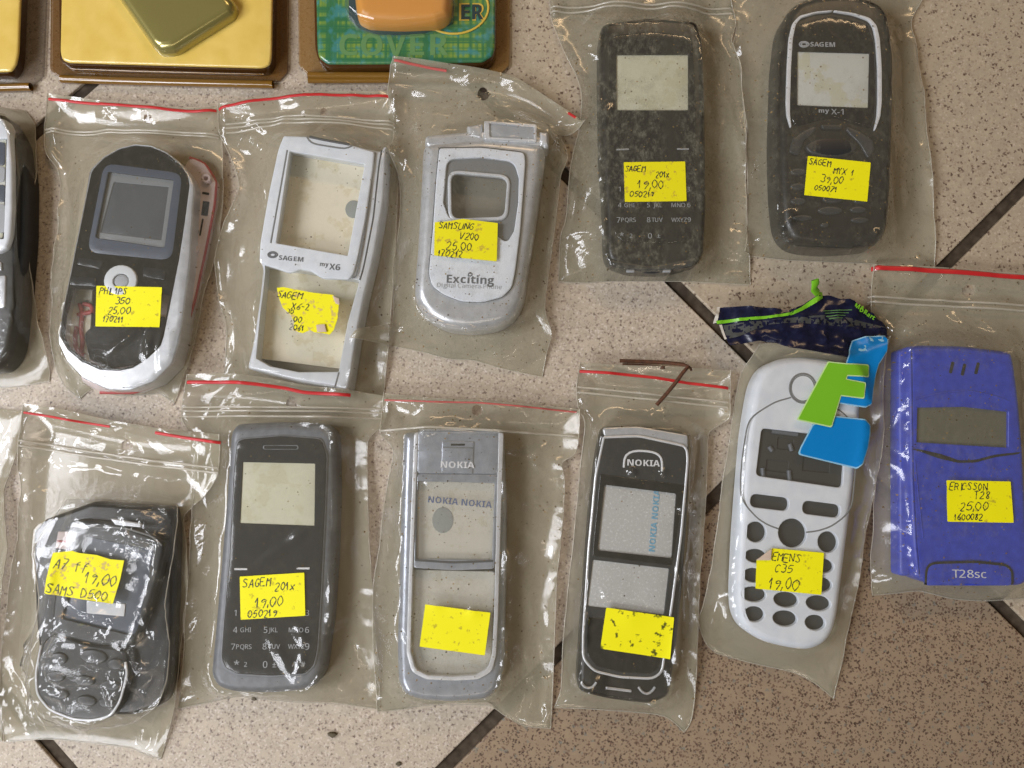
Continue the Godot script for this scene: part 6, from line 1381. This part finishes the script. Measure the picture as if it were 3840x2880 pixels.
func bags_right() -> void:
	var p11 := thing("phone_housing", "blue flip phone housing with wide dull screen", "phone housing", [182.1, 0.7, 32.2], "phone housings in bags")
	plate(p11, "side_shell", "blue_shell", [153.3,-12.7,1.3,158.6,-14.4,0,154.3,75.9,0,149.5,75.3,1.3], [], 0.9, 8, 1.5, 2, 0, 0)
	plate(p11, "body", "blue_shell", [155.3,-13.8,1.3,160.1,-14.4,0,177.2,-14,0,196.1,-11.7,1.8,197.1,-6.2,0,197.9,6.7,0,198.4,26.3,0,197.9,53.1,0,197.4,75.4,2.6,195.3,78.8,0,177.1,78,0,158.7,78,0,153.7,75.5,1.8,152.6,61.4,0,153,36.4,0,153.8,11,0,154.9,-6.2,0], [[157.6,10.5,0.5,175.8,10.2,0,192.6,12.1,0.5,191.6,26,0.5,175.8,25.1,0,156.6,23.9,0.5]], 0.9, 12.6, 2.5, 4, 0, 0)
	plate(p11, "screen", "lcd_olive", [157.6,9.5,0,176.8,9.3,0,194.5,11.1,0,193.4,26.8,0,176.7,25.9,0,156.5,24.7,0], [], 10.3, 11.4, 0.2, 0.2, 0, 0)
	plate(p11, "hinge_gap", "hole_black", [153.4,26.5,0,157.2,26.6,0,165.5,28.5,0,172.5,31,0,178.8,30.7,0,186.5,28.7,0,196.6,27.7,0,195.8,28.5,0,186.4,29.7,0,178.7,31.8,0,172,31.9,0,164.6,30.2,0,156.3,27.1,0], [], 12.2, 12.8, 0.1, 0.1, 0, 0)
	plate(p11, "earpiece_slot", "hole_black", [171.6,-7.5,0.5,172.8,-7.2,0.5,171.4,-2.7,0.5,170.3,-3,0.5], [], 12.2, 12.8, 0.1, 0.1, 0, 0)
	plate(p11, "earpiece_slot", "hole_black", [176.2,-6.7,0.5,177.3,-6.4,0.5,176,-1.9,0.5,174.8,-2.2,0.5], [], 12.2, 12.8, 0.1, 0.1, 0, 0)
	plate(p11, "earpiece_slot", "hole_black", [181.5,-7.2,0.5,182.6,-6.9,0.5,181.3,-2.4,0.5,180.1,-2.7,0.5], [], 12.2, 12.8, 0.1, 0.1, 0, 0)
	tube(p11, "arch_line", "blue_shell", line_y([156.9,7.2,166.7,4.8,177,3.8,187,5.8,193.3,8.2], 12.7), 0.35, 0.3)
	tube(p11, "side_line", "blue_shell", line_y([155.5,30.9,156.1,43.9,157.1,60.4], 12.7), 0.3, 0.3)
	plate(p11, "bottom_clip", "blue_shell", [157,78.2,0,157.9,71.4,1.3,160.2,70,1.3,176.4,69.6,0,187.8,70.8,1.3,189.8,72.6,1.3,189.5,78.2,0], [], 11, 13.2, 0.4, 0.4, 0, 0)
	tube(p11, "clip_line", "hole_black", line_y([156.9,77.9,157.6,71.2,159.9,69.8,176.4,69.3,187.9,70.5,190,72.5,189.7,77.8], 13.1), 0.5, 0.4)
	words(p11, "lettering", "print_white", "T28sc", 173.6, 13.25, 73.8, 3.0482, -0.0174533, false, 1.25, 0)
	tube(p11, "ridge_line", "blue_shell", line_y([155.9,-12.5,155.2,11.1,154.2,36.4,154.2,61.2,154.7,74.3], 12.7), 0.3, 0.3)
	var g11 := thing("zip_bag", "hazy bag with thick red line around the blue housing", "bag", [182.5, 0.0, 32.2], "zip bags of phone housings")
	bag(g11, "film_hazy", [146.7,-48.2,5,145.4,-34,3,146.1,-25.4,1,150.6,-20.1,0.3,150.7,-11.1,0.3,148.9,-2.2,0.3,147.5,10.2,0.3,145,23.4,0.3,143.8,36.5,0.3,142.7,53.8,0.3,141.4,70.9,0.3,142.2,83.8,0.3], [219.6,-43.4,5,220.9,-25.2,2,219.6,10.2,0.3,217.7,45.2,0.3,215,84.4,0.3], [146.7,-48.2,5,164.3,-47.3,6,181.8,-46.1,6,206.4,-44.1,6,219.6,-43.4,5], [142.2,83.8,0.3,151,83.2,0.3,160.6,82.4,0.3,173.3,85.5,0.3,186.1,86.5,0.3,201.7,85.7,0.3,214.9,85.3,0.3], [[[154.9,-13.7,1.3,159.6,-14.3,0,176.7,-13.8,0,195.5,-11.6,1.8,196.5,-6.1,0,197.3,6.8,0,197.8,26.3,0,197.3,53,0,196.7,75.2,2.6,194.7,78.6,0,176.5,77.8,0,158.2,77.9,0,153.2,75.4,1.8,152.1,61.3,0,152.5,36.4,0,153.3,11,0,154.4,-6.1,0], 13.3], [[152.8,-12.5,0,158.1,-14.3,0,153.8,75.8,0,149.1,75.1,0], 8.3]], {"holes": [[186.5, -38.0, 2.4]], "dust": "dust_light", "creases": [[154.3,-20.4,159.7,-23.1,2.4,2.2], [154.1,-8.5,158.5,-8.8,2,2], [150.4,-3.7,150.7,-0.1,3,2.4], [156.8,26.1,158.7,27.8,1.2,2], [142.1,45.1,141.4,70.6,1.4,3], [141,79,149.2,77.3,1.6,2.4], [163.7,44.2,172.9,34.8,0.7,3], [181.4,-25,184.4,-16.1,1.3,2.4]]})
	tube(g11, "zip_track", "zip", line_g([145.2,-35.2,173.4,-34,206.8,-31.8,219,-30.9], 0.3), 0.5, 0.9)
	tube(g11, "zip_track", "zip", line_g([145.1,-33.1,173.3,-31.8,206.7,-29.6,218.9,-28.7], 0.3), 0.5, 0.9)
	tube(g11, "red_line", "red_line", line_g([146.5,-46.6,164.4,-45.7,182,-44.5,206.6,-42.6,218.7,-41.7], 0.15), 1, 0.3)
	var st_g11 := drape(g11, "price_sticker", "sticker", [166.3,38.5,0.4,190.9,39,0.4,191.1,54.6,0.4,166,54.2,0.4], 0.22, "yellow price sticker on the blue housing")
	pen(st_g11, [["ERICSSON", 0.7, 0.8, 2.9], ["T28", 10.3, 4.1, 2.9], ["25,00", 4.7, 8.0, 3.4], ["1600082", 2.4, 12.5, 2.5]], 166.3, 38.5, 0.017, 21, "ink")
	var p10 := thing("phone_housing", "white phone front cover with oval key openings", "phone housing", [112.0, 0.7, 48.7], "phone housings in bags")
	plate(p10, "front_shell", "white_shell", [92.6,10.2,0,94.7,0.7,0,98.3,-5.8,0,105.3,-9.1,0,113.9,-10.1,0,125,-8.8,0,134.3,-6,0,137.3,1.6,0,136,18.7,0,133.6,35.6,0,130.8,52.4,0,128,68.9,0,124.6,89.4,0,122.7,95.9,0,119.2,100.6,0,113.3,103,0,106.6,102.4,0,95.9,100,0,87.7,95.1,0,85.1,89.4,0,84.9,81.3,0,86.4,60.7,0,88.1,44,0,90.4,22.9,0], [[97.1,18.4,1.9,129.5,22.2,1.9,127.4,41.6,1.9,94.3,36.8,1.9], [92.3,43.6,2.5,107.1,45.4,2.5,106.3,50.5,2.5,91.5,48.7,2.5], [112.3,46.2,2.5,126.8,48,2.5,125.9,53.1,2.5,111.5,51.3,2.5], ell(93.69,58.29,3.98,3.98,0.000), ell(107.66,58.70,5.48,5.57,0.000), ell(121.08,62.08,3.89,4.07,0.000), ell(93.41,67.36,4.24,2.65,0.105), ell(92.19,74.58,3.89,2.74,0.105), ell(92.15,81.69,4.77,2.92,0.105), ell(92.17,89.09,3.89,2.92,0.105), ell(104.62,76.38,4.77,2.83,0.105), ell(104.37,83.72,4.77,2.92,0.105), ell(103.72,90.70,4.68,3.00,0.105), ell(118.98,71.05,4.07,2.74,0.105), ell(118.04,78.08,4.07,2.74,0.105), ell(116.61,85.01,4.77,2.92,0.105), ell(115.09,92.23,3.89,2.92,0.105)], 2, 11.8, 3.5, 4.5, 0, 0)
	plate(p10, "back_shell", "inside", [95.5,3.9,0,100.9,-4,0,114.9,-7.4,0,130.3,-3.9,0,135.2,3.9,0,132.1,35.7,0,126.5,69.3,0,122.1,94.1,0,114.3,101.4,0,101,99.8,0,88.6,93.3,0,88.7,61,0,92.2,27.1,0], [], 1, 9.6, 0.8, 0.8, 0, 0)
	plate(p10, "rear_frame", "inside", [98,16.8,0,132.7,21.1,0,130.1,43.3,0,94.8,38.2,0], [[103.9,22,0.4,109.9,22.8,0.4,109.3,27.1,0.4,103.3,26.3,0.4], [114.1,23.7,0.4,124.4,25.4,0.4,123.1,35.7,0.4,112.9,34.8,0.4], [99.3,30.5,0.4,107.8,31.4,0.4,106.8,35.7,0.4,98.7,34.8,0.4]], 9.6, 10.2, 0.3, 0.3, 0, 0)
	tube(p10, "inner_rib", "print_grey", line_y([100.1,25.5,101.4,27.2], 10.3), 0.9, 1)
	tube(p10, "inner_rib", "print_grey", line_y([108.2,24.6,109,27.2], 10.3), 0.9, 1)
	tube(p10, "inner_rib", "print_grey", line_y([97.3,33.9,97.6,37.3], 10.3), 0.9, 1)
	tube(p10, "inner_rib", "print_grey", line_y([107.5,34.8,107.8,38.6], 10.3), 0.9, 1)
	tube(p10, "inner_rib", "print_grey", line_y([101.2,19.5,111.4,20.8], 10.3), 0.9, 1)
	tube(p10, "ring_crease_shade", "grey_and_crease_shade", line_y([118.9,2.9,118.7,4.1,118.3,5.2,117.8,6.3,117,7.2,116.1,7.9,115,8.4,114,8.7,112.9,8.7,111.8,8.4,110.8,7.9,109.9,7.2,109.2,6.3,108.7,5.2,108.4,4.1,108.3,2.9,108.5,1.7,108.9,0.5,109.5,-0.6,110.2,-1.5,111.2,-2.2,112.2,-2.7,113.3,-2.9,114.4,-2.9,115.4,-2.7,116.4,-2.2,117.3,-1.5,118,-0.6,118.5,0.5,118.8,1.7,118.9,2.9], 11.85), 0.4, 0.3)  # grey tubes paint the shade of the ring-shaped crease
	tube(p10, "ring_crease_shade", "grey_and_crease_shade", line_y([118.2,2.9,118.1,3.9,117.7,5,117.2,5.9,116.5,6.7,115.7,7.3,114.9,7.8,113.9,8,112.9,8,112,7.8,111.2,7.3,110.4,6.7,109.8,5.9,109.3,5,109.1,3.9,109,2.9,109.1,1.8,109.5,0.8,110,-0.2,110.7,-1,111.5,-1.6,112.4,-2,113.3,-2.2,114.3,-2.2,115.2,-2,116.1,-1.6,116.8,-1,117.4,-0.2,117.9,0.8,118.2,1.8,118.2,2.9], 11.85), 0.2, 0.3)
	tube(p10, "face_crease_shade", "grey_and_crease_shade", line_y([108.9,6.5,102.7,8.2,96.6,11.8,92.7,14.7,91.2,18.7,89.3,28.9,88.3,37.3,88.1,44,89.8,48,94.5,53.3,98.6,55.8,102.4,57.1], 11.8), 0.3, 0.3)  # face creases: their shade is painted as grey tube colour
	tube(p10, "face_crease_shade", "grey_and_crease_shade", line_y([112.9,58.4,117.8,57.8,122.9,56,128.1,52.3,130.9,48.2,132.2,39,133.9,25.5,133.3,18.7,130.9,14.5,128.1,11.8,124.3,9.8], 11.8), 0.3, 0.3)
	var g10 := thing("printed_bag", "bag with navy header and green and blue letters around white cover", "bag", [112.2, 0.0, 48.8])
	bag(g10, "film_clear", [99.9,-15.9,4,96.7,-10.7,3,92.7,-4,0.3,89.2,9.4,0.3,86.8,22.6,0.3,83.9,35.7,0.3,81.5,53.1,0.3,78.5,70.2,0.3,74.8,87.2,0.3,72.9,93.9,0.3,76,102.3,0.3,80.1,106.1,0.3], [150,-18.2,9,148.8,-11.1,7,147.9,0.9,4,146.9,18.3,2,144.2,35.7,0.3,143,44.4,0.3,138.7,61.6,0.3,135.4,78.7,0.3,131.3,95.6,0.3,128.1,110.6,0.3,125.3,123.2,0.3], [99.9,-15.9,4,111.7,-16.2,8,120.9,-13.6,11,134.6,-11.4,11,150,-18.2,9], [80.1,106.1,0.3,94.6,110,0.3,109.9,113.3,0.3,118.2,117.4,0.3,125.3,123.2,0.3], [[[92.6,10.2,0,94.7,0.7,0,98.3,-5.8,0,105.3,-9.1,0,113.9,-10.1,0,125,-8.8,0,134.3,-6,0,137.3,1.6,0,136,18.7,0,133.6,35.6,0,130.8,52.4,0,128,68.9,0,124.6,89.4,0,122.7,95.9,0,119.2,100.6,0,113.3,103,0,106.6,102.4,0,95.9,100,0,87.7,95.1,0,85.1,89.4,0,84.9,81.3,0,86.4,60.7,0,88.1,44,0,90.4,22.9,0], 12.2]], {"creases": [[123.4,-13.5,131.2,-9.5,2.2,2], [83.3,98.6,84.6,100.7,2.6,2], [74.2,86.9,74.9,91.9,2,2], [89.7,21.8,90.1,26.2,2,2], [88.3,9.5,84.1,35.7,1.2,3.5], [78,74.3,74,95.3,1.6,3], [78.1,102.8,84.3,95.3,1.6,2.6], [118.7,110.2,124.3,120.1,2,3], [127.5,103.5,122.6,120.1,1.4,2.6], [83,77.6,87.8,75.1,1.4,2.4], [137.7,44.4,133,74.2,1.2,3.2], [104.6,-6.4,97.4,-0.2,0.8,3]], "crumple": [[76.4,91.7,12,6,1]]})
	var hd := header(g10, [82,-29.8,0,93.5,-30,0,109.8,-28.3,0.6,114.8,-30.2,0,120.4,-33.8,0,125.9,-34.4,0,130.7,-33,0,134.3,-33,0,137.9,-31.2,0,144.4,-27.4,0,148.6,-24.4,0,150.3,-21.6,0,149.4,-17.9,0,141.5,-18.2,0,136,-16.3,0,134.1,-13.8,0,131.2,-9,0,120.1,-11.2,0,109.3,-13.1,0,104.6,-15.2,0,97.9,-16.1,0,91.9,-15.1,0,86.4,-14.3,0,84.4,-18,0,82.5,-23.1,0,80.1,-23.4,0])
	drape(hd, "dusty_band", "navy_dusty", [84.2,-22.6,0,92.1,-23.5,0,103.6,-24.4,0,114.6,-25.6,0,124.3,-26.2,0,132.8,-25.6,0,144.8,-23.1,0,149.6,-22,0,144.7,-21.6,0,132.6,-21.9,0,120.5,-22.5,0,112.1,-23.2,0,102.4,-22.6,0,95,-20.1,0,90.1,-18,0,86.2,-17.1,0,84.7,-19.5,0], 0.25)
	drape(hd, "green_stripe", "lime", [81.3,-24.4,0,90.3,-25.2,0,103.1,-26.1,0,109.8,-27.1,0,114.1,-29.2,0,117.9,-31.9,0,120.7,-33.8,0,120.6,-35.7,0,123.3,-35.6,0,123.2,-33,0,119,-30.4,0,114.7,-28,0,110.4,-26.1,0,103.1,-25,0,90.3,-24,0,81.6,-23.1,0], 0.4)
	drape(hd, "white_edge", "edge_white", [82,-30,0,83.1,-30.1,0,81.7,-23.7,0,80.1,-23.3,0], 0.45)
	drape(hd, "white_edge", "edge_white", [82.5,-22.8,0,83.6,-22.9,0,85.1,-17.1,0,84.4,-16.7,0], 0.45)
	tube(hd, "torn_tip", "lime", [121.2,11,-34.9,119,13,-36.2,118.9,15,-37.8,118.4,16,-39.3], 1.6, 0.3)
	drape(hd, "crimp_line", "navy", [86,-22.3,0,86.6,-22.3,0,86.5,-20.7,0,86,-20.7,0], 0.36)
	drape(hd, "crimp_line", "navy", [88.9,-22.6,0,89.5,-22.6,0,89.4,-21,0,88.9,-21,0], 0.36)
	drape(hd, "crimp_line", "navy", [91.8,-22.8,0,92.4,-22.8,0,92.3,-21.2,0,91.8,-21.2,0], 0.36)
	drape(hd, "crimp_line", "navy", [94.8,-23.4,0,95.3,-23.4,0,95.3,-21.8,0,94.7,-21.8,0], 0.36)
	drape(hd, "crimp_line", "navy", [97.7,-23.6,0,98.2,-23.6,0,98.2,-22,0,97.6,-22,0], 0.36)
	drape(hd, "crimp_line", "navy", [100.6,-23.7,0,101.1,-23.7,0,101.1,-22.1,0,100.5,-22.1,0], 0.36)
	drape(hd, "crimp_line", "navy", [103.5,-23.9,0,104.1,-23.9,0,104,-22.3,0,103.5,-22.3,0], 0.36)
	drape(hd, "crimp_line", "navy", [106.4,-24,0,107,-24,0,106.9,-22.4,0,106.4,-22.4,0], 0.36)
	drape(hd, "crimp_line", "navy", [109.3,-24.1,0,109.9,-24.1,0,109.8,-22.5,0,109.3,-22.5,0], 0.36)
	drape(hd, "crimp_line", "navy", [112.2,-24.2,0,112.8,-24.2,0,112.7,-22.6,0,112.2,-22.6,0], 0.36)
	drape(hd, "crimp_line", "navy", [115.2,-24.2,0,115.7,-24.2,0,115.6,-22.6,0,115.1,-22.6,0], 0.36)
	drape(hd, "crimp_line", "navy", [118.1,-24.2,0,118.6,-24.2,0,118.5,-22.6,0,118,-22.6,0], 0.36)
	drape(hd, "crimp_line", "navy", [121,-24.2,0,121.5,-24.2,0,121.5,-22.6,0,120.9,-22.6,0], 0.36)
	drape(hd, "crimp_line", "navy", [123.9,-24.1,0,124.4,-24.1,0,124.4,-22.5,0,123.8,-22.5,0], 0.36)
	drape(hd, "crimp_line", "navy", [126.8,-24.1,0,127.3,-24.1,0,127.3,-22.5,0,126.7,-22.5,0], 0.36)
	drape(hd, "crimp_line", "navy", [129.7,-24,0,130.2,-24,0,130.2,-22.4,0,129.6,-22.4,0], 0.36)
	drape(hd, "crimp_line", "navy", [132.6,-23.8,0,133.1,-23.8,0,133.1,-22.2,0,132.5,-22.2,0], 0.36)
	drape(hd, "crimp_line", "navy", [135.5,-23.6,0,136,-23.6,0,136,-22,0,135.4,-22,0], 0.36)
	drape(hd, "crimp_line", "navy", [138.4,-23.5,0,138.9,-23.5,0,138.9,-21.9,0,138.3,-21.9,0], 0.36)
	drape(hd, "crimp_line", "navy", [141.3,-23.3,0,141.8,-23.3,0,141.7,-21.7,0,141.2,-21.7,0], 0.36)
	drape(hd, "crimp_line", "navy", [144.2,-23.1,0,144.7,-23.1,0,144.6,-21.5,0,144.1,-21.5,0], 0.36)
	drape(hd, "crimp_line", "navy", [147.1,-22.8,0,147.6,-22.8,0,147.5,-21.2,0,147,-21.2,0], 0.36)
	words(hd, "lettering", "lime", "MA", 138.1, gtop(138.1, -29.8) + 1.2, -29.8, 1.85, -0.436, true)
	words(hd, "lettering", "lime", "DR", 140.0, gtop(140.0, -28.3) + 1.2, -28.3, 1.85, -0.489, true)
	words(hd, "lettering", "lime", "art", 143.0, gtop(143.0, -26.3) + 1.2, -26.3, 1.60, -0.559, true)
	tube(hd, "small_print", "print_lime", line_g([122.6,-27.7,128.6,-28.3,135,-28.6], 0.6), 0.18, 0.4)
	tube(hd, "small_print", "print_lime", line_g([123.2,-26.7,128.6,-27.3,134.1,-27.5], 0.6), 0.18, 0.4)
	tube(hd, "small_print", "print_lime", line_g([123.9,-25.6,128.6,-26.2,133.2,-26.5], 0.6), 0.18, 0.4)
	tube(hd, "small_print", "print_lime", line_g([124.6,-24.6,128.5,-25.2,132.3,-25.4], 0.6), 0.18, 0.4)
	drape(g10, "print_outline", "azure_pale", [134.4,-16.2,0,140.1,-18.1,0,148.2,-18.4,0,147.3,-11.6,0,144.1,-6.6,0,142.3,1,0,139.5,9.3,1.2,136.6,10.7,0.9,126.1,8.9,0,129.4,-5.8,0,130.5,-8.9,0], 1.2)
	drape(g10, "blue_print", "azure", [134.7,-15.8,0,140.2,-17.6,0,147.7,-17.9,0,146.9,-11.7,0,143.8,-6.8,0,141.9,0.9,0,139.1,9,1.2,136.6,10.2,0.9,126.6,8.6,0,129.8,-5.7,0,130.8,-8.7,0], 1.5, "blue printed shape behind the green letter")
	drape(g10, "print_outline", "azure_pale", [123.3,13.7,0,136.7,15.1,2.2,139,17.4,1.2,137.7,25.5,0,134.8,32.4,1.9,132.4,34.2,1.2,110,28.7,1.1,111.3,25.7,0,116.1,17.2,0], 0.8)
	drape(g10, "blue_print", "azure", [123.4,14.2,0,136.5,15.6,2.2,138.5,17.6,1.2,137.2,25.4,0,134.4,32.1,1.9,132.3,33.6,1.2,110.7,28.4,1.1,111.7,25.9,0,116.4,17.6,0], 1.1, "blue printed block below the green letter")
	drape(g10, "print_outline", "lime_pale", [122.6,-7.3,0.5,129.9,-6.5,0,139.7,-6.4,1.1,139.3,-1.2,1.1,130.1,-1.6,0.4,129.7,-0.5,0.4,137.2,0.9,0.9,136,7.3,0.6,127.3,6.2,0,123.2,18.4,0.9,109.7,15.4,0.5], 1.8)
	drape(g10, "green_print", "lime", [122.9,-6.8,0.5,129.8,-6,0,139.2,-5.9,1.1,138.9,-1.7,1.1,129.9,-2.1,0.4,129,-0.2,0.4,136.6,1.3,0.9,135.7,6.8,0.6,127,5.7,0,122.9,17.8,0.9,110.4,15.1,0.5], 2, "green printed letter F")
	var st_g10 := drape(g10, "price_sticker", "sticker", [99.2,64.3,0.3,118.9,66,0.4,117.3,81.7,0.4,92.5,79.4,0.4,93.2,68.8,0], 0.22, "yellow price sticker with folded top left corner")
	pen(st_g10, [["EMENS", 5.8, 1.5, 3.1], ["C35", 7.2, 5.8, 3.2], ["19,00", 5.1, 10.6, 4.4]], 93.3, 64.0, 0.070, 20, "ink")
	plate(g10, "folded_corner", "sticker_back", [92.9,68.7,0,98.9,64.4,0,98.4,68.7,0], [], 13.3, 13.8, 0.05, 0.05, 0, 0)

func crumbs() -> void:
	crumb(-70.0, 136.9, 1.2, 0, "small grey brown crumb on the tile below the grey housing", "crumb")
	crumb(-100.8, 123.6, 0.8, 1, "tiny dark crumb at the bottom edge of the grey housing bag", "crumb")
	crumb(-44.0, 148.0, 0.7, 2, "tiny crumb near the bottom edge left of the grout line", "crumb")
	crumb(-27.6, 145.8, 1, 3, "pale chip lying in the grout line at the bottom", "edge_white")
	crumb(-31.6, 147.5, 0.8, 4, "smaller pale chip in the grout line at the bottom", "edge_white")

func crumb(x: float, z: float, r: float, sd: int, label: String, mat: String) -> void:
	var low := -1.5 if mat == "edge_white" else 0.0
	var t := thing("crumb", label, "debris", [x, low, z], "crumbs on the floor")
	var rng := RandomNumberGenerator.new()
	rng.seed = 900 + sd
	var o := PackedVector2Array()
	for i in 9:
		var a := TAU * i / 9.0
		o.append(Vector2(x, z) + Vector2(cos(a) * 1.5, sin(a)) * r * rng.randf_range(0.7, 1.25))
	plate(t, "chip", mat, o, [], low, low + r * 1.1, r * 0.35, r * 0.5)

func header(parent: Node3D, outline: Array) -> MeshInstance3D:
	# stiff printed top of the bag, crumpled and standing off the floor
	org = parent.get_meta("org")
	var poly := rnd(outline, 1.0)
	var lo := poly[0]
	var hi := poly[0]
	for p in poly:
		lo = lo.min(p)
		hi = hi.max(p)
	var n := FastNoiseLite.new()
	n.seed = 77
	n.frequency = 1.0
	n.fractal_type = FastNoiseLite.FRACTAL_NONE
	for i in range(int(lo.x) - 3, int(hi.x) + 4):
		for j in range(int(lo.y) - 3, int(hi.y) + 4):
			var across := clampf((i - lo.x) / (hi.x - lo.x), 0.0, 1.0)
			var fold := 1.0 - absf(n.get_noise_2d(i / 14.0, (j + i * 0.3) / 7.0)) * 2.4
			var y := 4.0 + 6.5 * sin(PI * clampf(across * 0.8 + 0.15, 0.0, 1.0)) + 2.0 * maxf(fold, 0.0) + 0.8 * n.get_noise_2d(i / 5.0, j / 5.0)
			if Geometry2D.is_point_in_polygon(Vector2(i, j), poly) or gat(i, j) < 3.0:
				gput(i, j, y)
	return drape(parent, "header", "navy", outline, 0.2, "navy printed header of the bag, crumpled")
